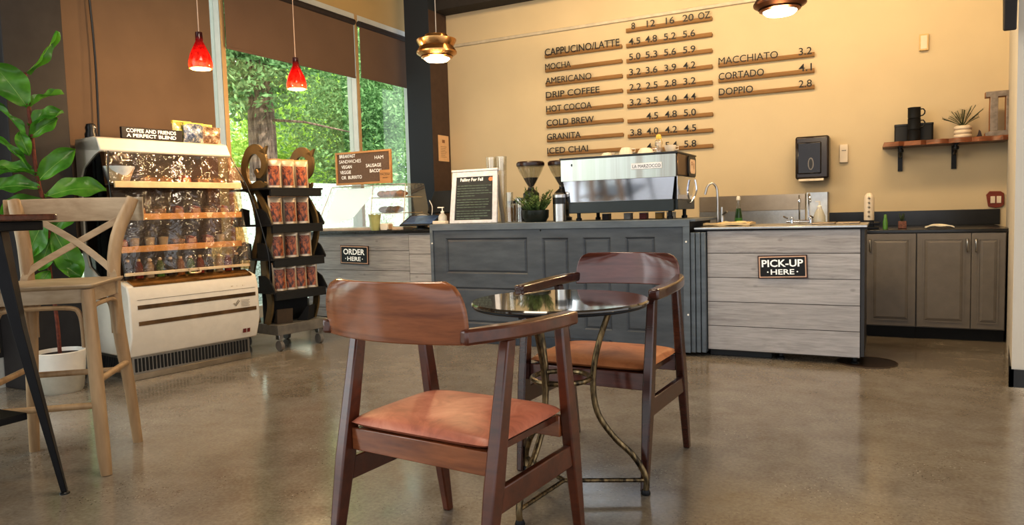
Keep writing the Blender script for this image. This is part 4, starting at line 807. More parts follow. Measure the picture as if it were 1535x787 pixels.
m = MB(); m.tube(spline([(.49, .03, .795), (.49, .015, .79), (.49, .01, .765), (.57, .01, .765), (.57, .015, .79), (.57, .03, .795)], 4), .007, 6); L_(m, 'latch_handle', flat('latch', (220, 196, 160), .3, .4))
# curtain
def cur(u, v):
    n_ = .245-.20*v; z_ = 1.705-.905*v; w_ = .012*math.sin(u*17+v*3)+.008*math.sin(u*41+v*9)+.015*math.sin(v*7+u*4)
    return (.005+1.05*u, n_-.10*math.sin(v*PI)*.35+w_, z_)
L_(MB().sheet(cur, 60, 24), 'vinyl_curtain', CURTAIN)
m = MB(); m.tube(spline([(.03, .235, 1.71), (.0, .19, 1.5), (-.01, .12, 1.2), (.0, .04, .8)], 6), .006, 6); L_(m, 'curtain_cord', BLACK)
m = MB(); m.tube(spline([(1.05, .25, 1.70), (1.12, .14, 1.45), (1.17, .06, 1.15), (1.2, .0, .85), (1.2, .0, .6)], 6), .005, 6); L_(m, 'curtain_cord', BLACK)
# things in the case
def incase(name, label, cat, u, n_, z, group): return thing(name, label, cat, DC.matrix_basis @ Vector((u, n_, z)) if False else Matrix.LocRotScale(DC.location, DC.rotation_euler, None) @ Vector((u, n_, z)), A9, group)
ordn = ['leftmost', 'second', 'third', 'fourth', 'fifth', 'sixth', 'seventh', 'eighth', 'ninth', 'tenth', 'eleventh', 'twelfth']
t = incase('white_bowl', 'white flared bowl at the left end of the top shelf in the display case', 'bowl', .12, .3, 1.469, 'food in the display case')
L_(MB().lathe([(0, 0), (.07, 0), (.12, .13), (.112, .13), (.065, .01), (0, .01)]), 'bowl', flat('bowl white', (226, 230, 228), .3), t)
SAND = flat('wrapped sandwich', (184, 140, 100), .5, 0, .3, 20)
def packs(row, us, z, n_, kinds):
    for k, u in enumerate(us):
        kd = kinds[k % len(kinds)]
        if kd == 'box':
            t = incase('clamshell_box', '%s clear food box along the %s shelf of the display case' % (ordn[k], row), 'food box', u, n_, z, 'food in the display case'); L_(MB().box(-.05, .05, -.04, .04, .012, .05), 'food', SAND, t, bevel=.01); L_(MB().box(-.055, .055, -.045, .045, .0, .07), 'box', CLEARP, t, bevel=.006)
        elif kd == 'wrap':
            t = incase('sandwich_wrap', '%s paper-wrapped sandwich along the %s shelf of the display case' % (ordn[k], row), 'sandwich', u, n_, z, 'food in the display case'); L_(MB().prism([(-.045, 0), (.045, 0), (.04, .06), (-.02, .075)], 'xz', -.045, .045), 'wrap', flat('red print wrap', (170, 92, 64), .4, 0, .4, 25), t, bevel=.008); L_(MB().box(-.03, .03, -.047, -.044, .015, .05), 'wrapper_label', PAPER, t)
        elif kd == 'cup':
            t = incase('yogurt_cup', '%s pale cup along the %s shelf of the display case' % (ordn[k], row), 'cup', u, n_, z, 'food in the display case'); L_(MB().lathe([(0, 0), (.03, 0), (.038, .07), (0, .07)], seg=16), 'cup', WHITEP, t); L_(MB().lathe([(0, .07), (.04, .07), (.04, .077), (0, .078)], seg=16), 'lid', GLASSWARE, t)
        else:
            c_ = kd; t = incase('drink_bottle', '%s drink bottle, %s, in the bottom well of the display case' % (ordn[k], {0: 'green', 1: 'red', 2: 'amber', 3: 'pale', 4: 'dark'}[c_]), 'bottle', u, n_, z, 'drinks in the display case')
            mt = flat('drink%d' % c_, ((70, 110, 50), (110, 40, 30), (130, 86, 44), (150, 140, 124), (46, 38, 32))[c_], .2); L_(MB().lathe([(0, 0), (.028, 0), (.03, .01), (.03, .10), (.013, .14)], seg=14), 'body', mt, t); L_(MB().lathe([(.014, .138), (.014, .155), (0, .157)], seg=12), 'cap', WHITEP, t)
packs('top', [.34, .47, .63, .78, .92], 1.469, .28, ['box', 'box', 'wrap'])
packs('second', [.1, .24, .40, .55, .70, .83, .95], 1.226, .28, ['box', 'wrap', 'box', 'wrap', 'wrap'])
packs('third', [.09, .2, .32, .43, .54, .65, .80, .93], .981, .28, ['wrap', 'cup', 'cup', 'cup', 'box', 'wrap'])
packs('bottom', [.08+.083*k for k in range(12)], .737, .16, [4, 1, 3, 0, 4, 2, 0, 1, 4, 3, 1, 4])
# things on the case
CT = 1.826
t = incase('slogan_sign', 'long black block sign reading coffee and friends a perfect blend on the display case', 'sign', .42, .36, CT, None)
L_(MB().box(-.23, .26, -.015, .015, .0, .088), 'block', flat('sign block', (24, 14, 12), .5), t, bevel=.002); m = MB(); text(m, 'COFFEE AND FRIENDS', (-.195, -.0156, .047), (1, 0, 0), (0, 0, 1), .40, .03, .02); text(m, 'A PERFECT BLEND', (-.195, -.0156, .01), (1, 0, 0), (0, 0, 1), .40, .028, .03); L_(m, 'lettering', WHT, t, smooth=False)
def snack(label, u, n_, w_, h_, c1, c2, rz, ptop=None):
    t = incase('snack_bag', label, 'snack bag', u, n_, CT, 'snack bags on the display case'); t.rotation_euler[2] += rz
    m = MB()
    def fn(sgn): return lambda a, b: ((a-.5)*w_*(1-.06*math.sin(b*PI)), sgn*.045*math.sin(a*PI)**.6*math.sin(min(1, b*1.02)*PI)**.5, b*h_)
    m.sheet(fn(-1), 10, 10); m.sheet(fn(1), 10, 10); s = NT('snack print'); v = s.noise(s.coord(), 22, 3, .6, 1); s.prin(s.ramp(v, [(.35, c1), (.5, c2), (.65, (214, 206, 190))]), .25, .3, s.bump(s.noise(s.coord(), 30), .5, .01)); L_(m, 'bag', s.m, t)
    if ptop: L_(MB().box(-w_*.48, w_*.48, -.012, .012, h_*.86, h_*.99), 'top_band', flat('yellow band', ptop, .3), t)
snack('blue and silver snack bag with yellow top standing on the display case', .79, .37, .18, .165, (56, 66, 96), (128, 140, 160), 0, (206, 196, 60))
snack('yellow topped snack bag tucked behind the blue one', .74, .46, .18, .185, (120, 120, 110), (190, 186, 80), .1, (220, 208, 70))
snack('reddish silver snack bag at the right end of the display case top', .95, .38, .18, .14, (110, 76, 56), (168, 140, 112), -.15)
snack('yellow green snack bag behind the reddish one', .94, .47, .17, .175, (150, 150, 60), (200, 190, 90), .1, (196, 200, 60))
t = incase('security_camera', 'small black dome device at the left end of the display case top', 'device', .035, .5, CT, None); L_(MB().lathe([(.045, 0), (.045, .03), (.036, .05), (.04, .08), (.03, .105), (0, .115)], seg=20), 'housing', BLACK, t); L_(MB().lathe([(0, -.01), (.012, -.005), (0, .01)], (.012, -.036, .08), 12), 'lens', WHITEP, t)
t = thing('hanging_cable', 'dark cable hanging down the taupe blind behind the display case', 'cable', (-5.55, 3.6, 1.9)); MB().tube(spline([(-5.60, 3.66, 4.0), (-5.60, 3.66, 3.2), (-5.59, 3.675, 2.5), (-5.585, 3.66, 1.85)], 5), .008, 6).build('cable', BLACK, t)

# ------------------------------------------------------------------ coffee rack
t = thing('coffee_rack', 'black tiered rack with olive scroll side panels on casters', 'display rack', (-4.715, 4.60, 0), A9); RK = t
def R_(mb, name, mat, par=None, **k): return mb.build(name, mat, par or RK, world=False, **k)
RK0, RK1 = .03, .50
s = NT('tray grey'); s.prin(s.ramp(s.noise(s.coord(), 8), [(.3, (96, 92, 86)), (.7, (128, 122, 112))]), .5); R_(MB().box(-.0, .555, .0, .60, .145, .235), 'base_tray', s.m, bevel=.004)
for u, n_ in ((.05, .05), (.48, .05), (.05, .54), (.48, .54)):
    c = R_(MB().box(u-.022, u+.022, n_-.022, n_+.03, .1, .145), 'caster', STEEL, bevel=.003); R_(MB().tube([(u-.016, n_, .045), (u+.016, n_, .045)], .045, 20), 'wheel', flat('caster rubber', (120, 116, 110), .4), c)
def scroll(u0, u1, mat, nm):
    m = MB()
    # two stems: centre lines in (n,z) with width
    def ribbon(pts, ws):
        pp = spline([(0, a, b) for a, b in pts], 7); nn = len(pp); L = []; Rr = []
        for i, p in enumerate(pp):
            d_ = (pp[min(i+1, nn-1)]-pp[max(i-1, 0)]).normalized(); q = i/(nn-1)*(len(ws)-1); k_ = min(int(q), len(ws)-2); w_ = (ws[k_]+(ws[k_+1]-ws[k_])*(q-k_))*1.08; o = Vector((0, -d_.z, d_.y))*w_/2; L.append(p+o); Rr.append(p-o)
        vs = []
        for a, b in zip(L, Rr): vs += [(u0, a.y, a.z), (u0, b.y, b.z), (u1, a.y, a.z), (u1, b.y, b.z)]
        fs = []
        for i in range(nn-1):
            a = i*4; b = a+4; fs += [(a, a+1, b+1, b), (a+2, b+2, b+3, a+3), (a, b, b+2, a+2), (a+1, a+3, b+3, b+1)]
        fs += [(0, 2, 3, 1), (4*nn-4, 4*nn-3, 4*nn-1, 4*nn-2)]; m.add(vs, fs)
    ribbon([(.30, .235), (.36, .45), (.38, .62), (.30, .85), (.22, 1.05), (.24, 1.25), (.34, 1.46)], [.06, .07, .075, .07, .06, .06, .03])
    ribbon([(.16, .235), (.10, .42), (.14, .62), (.16, .8), (.06, 1.02), (.08, 1.22), (.24, 1.44)], [.06, .07, .075, .07, .06, .06, .04])
    ribbon([(.26, 1.40), (.36, 1.52), (.38, 1.64), (.30, 1.76), (.18, 1.78), (.09, 1.70), (.10, 1.60), (.17, 1.55), (.22, 1.60)], [.05, .06, .075, .08, .08, .075, .06, .045, .03])
    ribbon([(.44, 1.52), (.38, 1.45), (.28, 1.44), (.18, 1.47), (.11, 1.46), (.08, 1.49)], [.01, .05, .08, .07, .04, .01]); m.prism([(.14, 1.76), (.03, 1.80), (.06, 1.73)], 'yz', u0, u1)
    R_(m, nm, mat, smooth=False)
scroll(.0, .02, OLIVE, 'scroll_panel'); scroll(.50, .52, OLIVE, 'scroll_panel')
for z_, ex in ((1.44, .05), (1.12, .05), (.82, .05), (.53, .06)):
    o = R_(MB().box(-.04, .55, .0-ex*.3, .56, z_-.016, z_), 'shelf', BLACKM, bevel=.002)
    R_(MB().box(-.01, .53, .0-ex*.3, .012, z_-.075, z_-.016), 'shelf_lip', BLACKM, o, bevel=.002) 
    for u in (-.03, .53):
        m = MB(); m.prism([(.56, z_), (.50, z_+.09), (.40, z_+.15), (.30, z_+.13), (.30, z_)], 'yz', u, u+.012)
        if z_ < 1.4: m.prism([(-.03, z_), (.04, z_+.10), (.12, z_+.14), (.20, z_+.14), (.20, z_)], 'yz', u, u+.012); R_(m, 'shelf_bracket', BLACKM, o, smooth=False)
R_(MB().box(.02, .50, .22, .235, .235, 1.62), 'back_board', BLACKM, smooth=False)
BAGM = [flat('silver bag film', (196, 176, 150), .25, .3, .1, 14), flat('kraft bag film', (206, 150, 92), .4, 0, .1, 14)]
s = NT('coffee label'); v = s.noise(s.coord((14, 14, 9)), 1.2, 3, .6, 1.5); s.prin(s.ramp(v, [(.36, (46, 26, 22)), (.46, (112, 58, 36)), (.55, (176, 98, 52)), (.66, (50, 30, 28))]), .35); CLAB = s.m
def mkbag():
    t = thing('coffee_bag', 'x', 'coffee bag'); m = MB()
    def fn(sg): return lambda a, b: ((a-.5)*.125*(1-.05*math.sin(b*PI)), sg*(.034*math.sin(max(0.001, a)*PI)**.5*(1-b)**.5+.002), b*.25)
    m.sheet(fn(-1), 8, 8); m.sheet(fn(1), 8, 8); m.build('pouch', BAGM[0], t, world=False)
    m = MB(); m.sheet(lambda a, b: ((a-.5)*.092, -.0375*math.sin((.14+a*.72)*PI)**.5*(1-(.08+b*.68))**.5-.004, .02+b*.17), 8, 6); m.build('bag_label', CLAB, t, world=False)
    m = MB(); m.box(-.058, .058, -.005, .005, .232, .252); m.build('seal', BAGM[1], t, world=False); return t
proto = None; Mr = Matrix.LocRotScale(RK.location, RK.rotation_euler, None)
rowsb = [(1.442, [.09, .23, .38], 'top'), (1.122, [.085, .235, .37], 'second'), (.822, [.085, .23, .38], 'third'), (.532, [.09, .20, .31, .43], 'lowest')]
for z_, us, nm in rowsb:
    for k, u in enumerate(us):
        lb = '%s coffee bag on the %s tier of the scroll-sided rack' % (('leftmost', 'second from left', 'third from left', 'rightmost')[k if not (k == len(us)-1) else 3], nm)
        p = Mr @ Vector((u, .07, z_)); rz = A9+random.uniform(-.25, .15)+(-.45)
        if proto is None: proto = mkbag(); proto.location = p; proto.rotation_euler = (0, 0, rz); proto['label'] = lb; proto['group'] = 'coffee bags on the rack'
        else: dup(proto, p, rz, lb, 'coffee bags on the rack')
for k, u in enumerate((.12, .40)):
    t = thing('leaflet_holder', ('left', 'right')[k]+' dark angled holder lying on the base tray of the rack', 'holder', Mr @ Vector((u, .06, .237)), A9+(.5 if k else -.3)); R_(MB().prism([(0, 0), (.1, .0), (.0, .13), (-.02, .13)], 'yz', -.07, .07), 'holder', flat('brown holder', (74, 58, 40), .5) if k == 0 else BLACKM, t)

# ------------------------------------------------------------------ fiddle leaf fig
s = NT('fig leaf'); uv = s.coord(); v1 = s.noise(uv, 6, 3); col = s.ramp(v1, [(.3, (44, 92, 30)), (.55, (84, 142, 50)), (.8, (140, 184, 88))])
p = s.prin(col, .3, 0, s.bump(s.noise(uv, 26, 3), .25, .01)); p.inputs['Transmission Weight'].default_value = 0
tr = s.n('ShaderNodeBsdfTranslucent'); tr.inputs[0].default_value = lin((120, 190, 50)); mx = s.n('ShaderNodeMixShader'); mx.inputs[0].default_value = .3
s.l(p.outputs[0], mx.inputs[1]); s.l(tr.outputs[0], mx.inputs[2]); s.l(mx.outputs[0], s.out.inputs[0]); LEAF = s.m
VEIN = flat('leaf vein', (140, 176, 84), .5)
PC = Vector((-5.15, 2.98, 0))
t = thing('fiddle_leaf_fig', 'fiddle leaf fig tree with large green leaves behind the bar stool', 'plant', (PC.x, PC.y, 0)); FIG = t
def stem(pts, r, nm='stem'): return MB().tube(spline(pts, 5), r, 8).build(nm, STEM, t)
stem([(-5.15, 2.98, .2), (-5.12, 2.96, .5), (-5.13, 2.94, .9), (-5.11, 2.94, 1.2), (-5.14, 2.91, 1.5), (-5.15, 2.9, 1.8), (-5.16, 2.89, 2.2)], .013)
VIEW = Vector((.866, -.5, .05)).normalized()
def leaf(b, tip, width, face, curl=.03, wav=.015, droop=.03):
    b = Vector(b); tip = Vector(tip); ax = tip-b; L = ax.length; ax.normalize(); n_ = Vector(face); n_ = (n_-ax*n_.dot(ax)).normalized(); sd = ax.cross(n_)
    def fn(u, v):
        w_ = width*(.10+1.25*math.sin(min(1, v*1.02)*PI)**.7*(.62+.42*v))*.62 if 0 < v < 1 else .002; c_ = (u-.5)*2
        return b+ax*L*v+sd*c_*w_*.8+n_*(-curl*c_*c_*-1+wav*math.sin(v*13+c_*2.5)*abs(c_)-droop*math.sin(v*PI)*-1)
    o = MB().sheet(fn, 8, 16).build('leaf', LEAF, FIG); 
    MB().tube([fn(.5, v/8)+n_*.001 for v in range(9)], [.0026*(1-v/10) for v in range(9)], 5).build('midrib', VEIN, o)
V = VIEW; UP = Vector((0, 0, 1))
leaf((-5.16, 2.89, 1.97), (-5.24, 2.74, 2.24), .19, V+UP*.2); leaf((-5.16, 2.9, 2.2), (-5.06, 3.06, 2.50), .05, V*.4+Vector((.3, .5, 0)))
leaf((-5.16, 2.89, 1.95), (-5.05, 3.08, 2.07), .07, V*.3+UP); leaf((-5.16, 2.89, 1.84), (-5.05, 3.07, 1.94), .10, V*.8+UP*.7); leaf((-5.16, 2.89, 1.76), (-5.07, 3.04, 1.90), .10, V+UP*.3)
leaf((-5.17, 2.88, 1.72), (-5.26, 2.72, 1.98), .04, V*.2+UP*.2+Vector((.5, .6, 0))); leaf((-5.17, 2.88, 1.55), (-5.27, 2.72, 1.76), .04, V*.3+UP*.3); leaf((-5.16, 2.88, 1.64), (-5.19, 2.84, 1.80), .08, V)
leaf((-5.14, 2.91, 1.50), (-5.28, 2.72, 1.56), .10, V*.6+UP*.8); leaf((-5.14, 2.91, 1.47), (-5.03, 3.12, 1.69), .13, V+UP*.35); leaf((-5.13, 2.92, 1.42), (-5.28, 2.70, 1.42), .13, V*.8+UP*.6); leaf((-5.13, 2.92, 1.52), (-5.28, 2.70, 1.50), .08, V*.5+UP)
leaf((-5.12, 2.94, 1.36), (-4.93, 3.26, 1.40), .17, V*.8+UP*.7, droop=.05); leaf((-5.12, 2.94, 1.33), (-5.25, 2.72, 1.25), .15, V+UP*.2); leaf((-5.1, 2.92, 1.22), (-5.17, 2.82, .95), .14, V+UP*.3)
leaf((-5.08, 2.95, 1.14), (-5.02, 3.07, .78), .15, V+UP*.3); leaf((-5.1, 2.96, 1.13), (-5.03, 3.08, 1.27), .12, V+UP*.3); leaf((-5.11, 2.93, .86), (-5.17, 2.85, .73), .10, V); leaf((-5.1, 2.95, 1.08), (-5.14, 2.88, .86), .11, V+UP*.2); leaf((-5.13, 2.92, 1.3), (-5.06, 3.03, 1.2), .10, V*.7+UP)
leaf((-5.1, 2.95, .92), (-5.0, 3.08, .80), .09, V+UP*.3)
t = thing('plant_pot', 'two-tone white and grey round pot holding the fiddle leaf fig', 'pot', (PC.x, PC.y, 0))
MB().lathe([(.125, .13), (.15, .14), (.162, .285), (.154, .29), (.148, .26), (0, .25)], (PC.x, PC.y, 0), 32).build('upper_glaze', flat('white glaze', (222, 216, 206), .35, 0, .03), t); MB().lathe([(0, 0), (.125, 0), (.135, .02), (.149, .14), (.12, .141)], (PC.x, PC.y, 0), 32).build('lower_glaze', flat('grey beige glaze', (168, 162, 148), .6), t)
MB().lathe([(0, .252), (.146, .252), (.146, .262), (0, .266)], (PC.x, PC.y, 0), 24).build('soil', SOIL, t)

# ------------------------------------------------------------------ bar stool
FRf, RRf, RLf = Vector((-3.218, 2.034, 0)), Vector((-3.547, 2.426, 0)), Vector((-3.925, 2.107, 0)); FLf = FRf+RLf-RRf; C0 = (FRf+RLf)/2
t = thing('bar_stool', 'limed oak cross-back bar stool in front of the fig', 'bar stool', C0)
SZT = .90; e1 = (RRf-RLf).normalized(); e2 = (FRf-RRf).normalized()  # e1: left->right, e2: back->front
def inn(P, k, z): q = C0+(P-C0)*k; return Vector((q.x, q.y, z))
m = MB()
for P in (FRf, FLf): MB().tube([inn(P, 1, 0), inn(P, .97, .1), inn(P, .90, .5), inn(P, .84, SZT-.03)], [.024, .029, .031, .029], 14).build('leg', ASH, t)
for P, sgn in ((RRf, 1), (RLf, -1)):
    tp = inn(P, 1.0, 1.30)-e2*.03+e1*(.045 if sgn > 0 else -.02)
    MB().tube(spline([inn(P, 1.0, 0), inn(P, .93, .3), inn(P, .83, .62), inn(P, .80, .88), inn(P, .88, 1.1)-e2*.01, tp], 4), [.024, .025, .026, .027, .028, .029, .030]+[.031]*7+[.032]*6+[.028], 14).build('rear_leg', ASH, t)
# seat
def sq(k, z, extra=0): return [inn(P, k, z) for P in (FLf, FRf, RRf, RLf)]
m = MB(); b = sq(.92, SZT-.028); tt = sq(.96, SZT); m.hexa([*b, *sq(.97, SZT-.005)]); m.build('seat', ASHH, t, .01)
m = MB()
for a, b_ in ((FLf, FRf), (FRf, RRf), (RRf, RLf), (RLf, FLf)): m.bar(inn(a, .82, SZT-.06), inn(b_, .82, SZT-.06), .02, .065, side=(a-b_).cross(UP))
m.build('apron', ASHH, t, .002)
# bent arches under the seat
for a, b_ in ((FLf, FRf), (FRf, RRf), (RLf, RRf), (RLf, FLf)):
    A_, B_ = inn(a, .84, 0), inn(b_, .84, 0); A_.z = B_.z = 0
    pts = [(0.07, .60), (.075, .70), (.10, .76), (.18, .785), (.5, .79), (.82, .785), (.90, .76), (.925, .70), (.93, .60)]
    MB().tube(spline([A_.lerp(B_, q)+Vector((0, 0, z_)) for q, z_ in pts], 4), .011, 8).build('arch_brace', ASH, t)
for a, b_, z_, k in ((FLf, FRf, .33, .945), (FRf, RRf, .44, .925), (RRf, RLf, .40, .93), (RLf, FLf, .44, .93)): MB().tube([inn(a, k, z_), inn(b_, k, z_)], .0155, 10).build('stretcher', ASH, t)
# curved back rail, outside the posts
PR, PL = inn(RRf, 1.0, 0)-e2*.045+e1*.04, inn(RLf, 1.0, 0)-e2*.045-e1*.02; PR.z = PL.z = 0
def railf(u, v): q = -.09+1.18*u; p = PL.lerp(PR, q)-e2*(.042+.055*math.sin(max(0, min(1, q))*PI)-(.06*max(0, -q, q-1)/.09)); return p+Vector((0, 0, 1.18+.125*v+.006*math.sin(u*PI)))
MB().sheet(railf, 28, 4, .016, tuple(e2)).build('back_rail', ASHH, t, .003)
# crossed straps in front of the posts
def strap(pa, za_, pb, zb_, off):
    pts = [pa+e2*.05+Vector((0, 0, za_-.13)), pa+e2*.048+Vector((0, 0, za_-.05)), pa.lerp(pb, .12)+e2*(.04)+Vector((0, 0, za_+.03)), pa.lerp(pb, .5)-e2*(.03+off)+Vector((0, 0, (za_+zb_)/2+.03)), pa.lerp(pb, .92)+Vector((0, 0, zb_))-e2*.01]
    return MB().path(spline(pts, 6), .026, .008, tuple(e2)).build('cross_strap', ASHH, t)
QR, QL = inn(RRf, .83, 0), inn(RLf, .83, 0); QR.z = QL.z = 0
def mk(a, za_, b, zb_, off, nm):
    pts = [a+e2*.035+e1*.0+Vector((0, 0, za_-.12)), a+e2*.035+Vector((0, 0, za_-.03)), a.lerp(b, .10)+e2*.02+Vector((0, 0, za_+.03)), a.lerp(b, .5)-e2*(.03+off)+Vector((0, 0, (za_+zb_)/2+.01)), b-e2*.02+Vector((0, 0, zb_))]
    m = MB(); sp_ = spline(pts, 6); m.path(sp_, .008, .032, tuple(e2)) if False else None
    # flat ribbon: width in the plane of the back, thin along e2
    vs = []; fs = []; n = len(sp_)
    for i, p in enumerate(sp_):
        d_ = (sp_[min(i+1, n-1)]-sp_[max(i-1, 0)]).normalized(); w_ = d_.cross(e2).normalized()*.017; o = e2*.004; vs += [p-w_-o, p+w_-o, p+w_+o, p-w_+o]
    for i in range(n-1):
        for k in range(4): fs.append((i*4+k, i*4+(k+1) % 4, i*4+4+(k+1) % 4, i*4+4+k))
    fs += [(3, 2, 1, 0), tuple(range(4*n-4, 4*n))]; m.add(vs, fs); m.build('cross_strap', ASHH, t, .002)
mk(QR, .93, PL.lerp(PR, .12), 1.215, .0, ''); mk(QL, .93, PL.lerp(PR, .93), 1.215, .012, '')

# ------------------------------------------------------------------ tall table at the left edge
t = thing('tall_pub_table', 'tall black steel table with dark wooden top cut off by the left edge', 'table', (-3.62, 1.5, 0))
TC = Vector((-3.60, 1.33, 0)); fa = math.atan2(1.812-TC.y, -3.171-TC.x)
TM = Matrix.Translation(TC) @ Matrix.Rotation(fa-PI/4, 4, 'Z')
MB().prism(rounded(1.02, 1.02, .07, 6), 'xy', 1.190, 1.217).xf(TM).build('tabletop', TABLEW, t, .006)
MB().prism(rounded(.92, .92, .03, 4), 'xy', 1.150, 1.1895).xf(TM).build('top_frame', BLKMET, t, .004)
for k in range(4):
    a = fa+k*PI/2; d_ = Vector((math.cos(a), math.sin(a), 0)); sd = Vector((-d_.y, d_.x, 0)); R1 = .645; R0 = .47
    p0, p1 = TC+d_*R1+Vector((0, 0, .012)), TC+d_*R0+Vector((0, 0, 1.15))
    m = MB(); kk = TC+d_*(R0+.05)+Vector((0, 0, .98)); mid = TC+d_*(R0+.055)+Vector((0, 0, .74))
    def ring(p, w_, h_): return [p-sd*w_/2-d_*h_/2, p+sd*w_/2-d_*h_/2, p+sd*w_/2+d_*h_/2, p-sd*w_/2+d_*h_/2]
    rs = ring(p0, .03, .022)+ring(mid, .07, .04)+ring(p1, .12, .06); m.add(rs, [(0, 3, 2, 1), (8, 9, 10, 11)]+[(q*4+i, q*4+(i+1) % 4, q*4+4+(i+1) % 4, q*4+4+i) for q in range(2) for i in range(4)]); o = m.build('leg', BLKMET, t, .003)
    MB().lathe([(.02, 0), (.02, .006), (.01, .014), (.01, .02)], (p0.x, p0.y, 0), 12).build('levelling_foot', BLACK, o)
m = MB(); q = [TC+Vector((math.cos(fa+k*PI/2), math.sin(fa+k*PI/2), 0))*.53 for k in range(4)]; m.hexa([*(v+Vector((0, 0, .345)) for v in q), *(v+Vector((0, 0, .375)) for v in q)]); m.build('footrest_shelf', BLKMET, t, .004)

# ------------------------------------------------------------------ armchairs
def armchair(label, loc, rz, wd, wdb, lea, grp, dz):
    t = thing('armchair', label, 'chair', loc, rz, grp)
    P = lambda mb, nm, mt, **k: mb.build(nm, mt, t, world=False, **k)
    for s_ in (-1, 1):
        for (yb, ym, yt) in ((.217, .16, .099), (-.40, -.318, -.228)):
            vs = []
            for (x, y, z, w_, d_) in ((s_*.293, yb, 0, .030, .034), (s_*.295, ym, .38, .040, .062), (s_*.298, yt, .80, .034, .046)): vs += [(x-w_/2, y-d_/2, z), (x+w_/2, y-d_/2, z), (x+w_/2, y+d_/2, z), (x-w_/2, y+d_/2, z)]
            P(MB().add(vs, [(0, 3, 2, 1), (8, 9, 10, 11)]+[(q*4+i, q*4+(i+1) % 4, q*4+4+(i+1) % 4, q*4+4+i) for q in range(2) for i in range(4)]), 'leg', wd, bevel=.006)
        P(MB().bar((s_*.296, -.315, .335), (s_*.295, .155, .335), .024, .075, side=(1, 0, 0)), 'side_stretcher', wd, bevel=.004)
        # arm, slightly bowed, wrapping the back at its rear end
        pts = spline([(s_*.318, .150, .812), (s_*.318, .02, .815), (s_*.312, -.16, .82), (s_*.290, -.31, .826), (s_*.264, -.405, .828)], 5)
        P(MB().path(pts, .05, .045, (0, 0, 1), ws=[.044, .047, .05, .053, .055]+[.054]*10+[.05, .046, .042, .038, .036, .034]), 'armrest', wd, bevel=.009)
    def back(u, v):
        a = (u-.5)*2; W0 = .270; z = dz[0]+dz[1]*v
        # rounded top corners
        cut = 1.0
        if v > .4: q = (v-.4)/.6; cut = 1-.24*(1-math.sqrt(max(0, 1-q*q)))
        x = a*W0*cut
        return (x, -.372-.062*(1-a*a)+(-.02*v), z+(0.0))
    P(MB().sheet(back, 28, 12, .018, (0, 1, 0)), 'backrest', wdb, bevel=.004)
    # seat frame
    P(MB().box(-.275, .275, -.306, -.284, .402, .476), 'apron', wdb, bevel=.003); P(MB().box(-.275, .275, .115, .137, .402, .476), 'apron', wdb, bevel=.003)
    P(MB().box(-.262, .262, -.284, .115, .455, .476), 'seat_board', wd)
    def seat(sg):
        def fn(u, v):
            a, b = (u-.5)*2, (v-.5)*2; e = (1-abs(a)**5)*(1-abs(b)**5); rx = .284*(1-.03*abs(b)**6); ry = .226*(1-.04*abs(a)**6)
            cl = .0
            return (a*rx, -.088+b*ry, (.494+.026*e**.3+.012*(1-a*a)*(1-b*b)) if sg > 0 else (.494-.018*e**.3))
        return fn
    m = MB(); m.sheet(seat(1), 34, 34); m.sheet(seat(-1), 34, 34); P(m, 'seat_cushion', lea)
    return t
armchair('nearest armchair seen from behind with tan leather seat and reddish curved back', (-1.26, 2.103, 0), -.085, WALNUT, WALNUTB, LEATHER, 'wooden armchairs at the bistro table', (.804, .178))
armchair('far armchair facing the camera with orange-tan seat, in front of the slate bar', (-1.16, 3.048, 0), 3.102, WALNUTD, wood('dark glossy back', (74, 36, 28), (112, 62, 50), (3, 3, 26), .16, .03, .8), LEATHER2, 'wooden armchairs at the bistro table', (.792, .158))

# ------------------------------------------------------------------ bistro table
BC = Vector((-1.17, 2.66, 0))
t = thing('bistro_table', 'small round bistro table with dark glossy top and bent bronze rod legs', 'table', BC)
MB().lathe([(0, .795), (.352, .795), (.358, .800), (.358, .806), (.352, .812), (0, .812)], BC, 72).build('tabletop', TOPG, t)
MB().tube([BC+Vector((.345*math.cos(a*PI/36),   .345*math.sin(a*PI/36), .791)) for a in range(72)], .005, 8, True).build('rim', BLKMET, t)
for k, a in enumerate((23.7, -96.3, 143.7)):
    a = math.radians(a); d_ = Vector((math.cos(a), math.sin(a), 0))
    pr = [(.215, .79), (.185, .72), (.152, .62), (.132, .52), (.130, .42), (.15, .33), (.21, .24), (.28, .17), (.325, .10), (.338, .05), (.334, .012)]
    o = MB().tube(spline([BC+d_*r_+Vector((0, 0, z_)) for r_, z_ in pr], 5), .0125, 10).build('leg', BRONZE, t)
    MB().lathe([(.018, 0), (.02, .006), (.015, .02)], BC+d_*.334, 12).build('foot_cap', BLKMET, o)
    MB().tube([BC+Vector((0, 0, .06)), BC+d_*.335+Vector((0, 0, .06))], .009, 8).build('base_strut', BRONZE, t)
MB().tube([BC+Vector((.118*math.cos(a*PI/20), .118*math.sin(a*PI/20), .49)) for a in range(40)], .011, 8, True).build('waist_ring', BRONZE, t)
m = MB(); m.lathe([(0, .78), (.08, .78), (.08, .792), (0, .793)], BC, 20)
for a in (23.7, -96.3, 143.7): a = math.radians(a); m.bar(BC+Vector((0, 0, .786)), BC+Vector((.3*math.cos(a), .3*math.sin(a), .786)), .03, .008, side=(0, 0, 1))
m.build('top_spider', BLKMET, t)

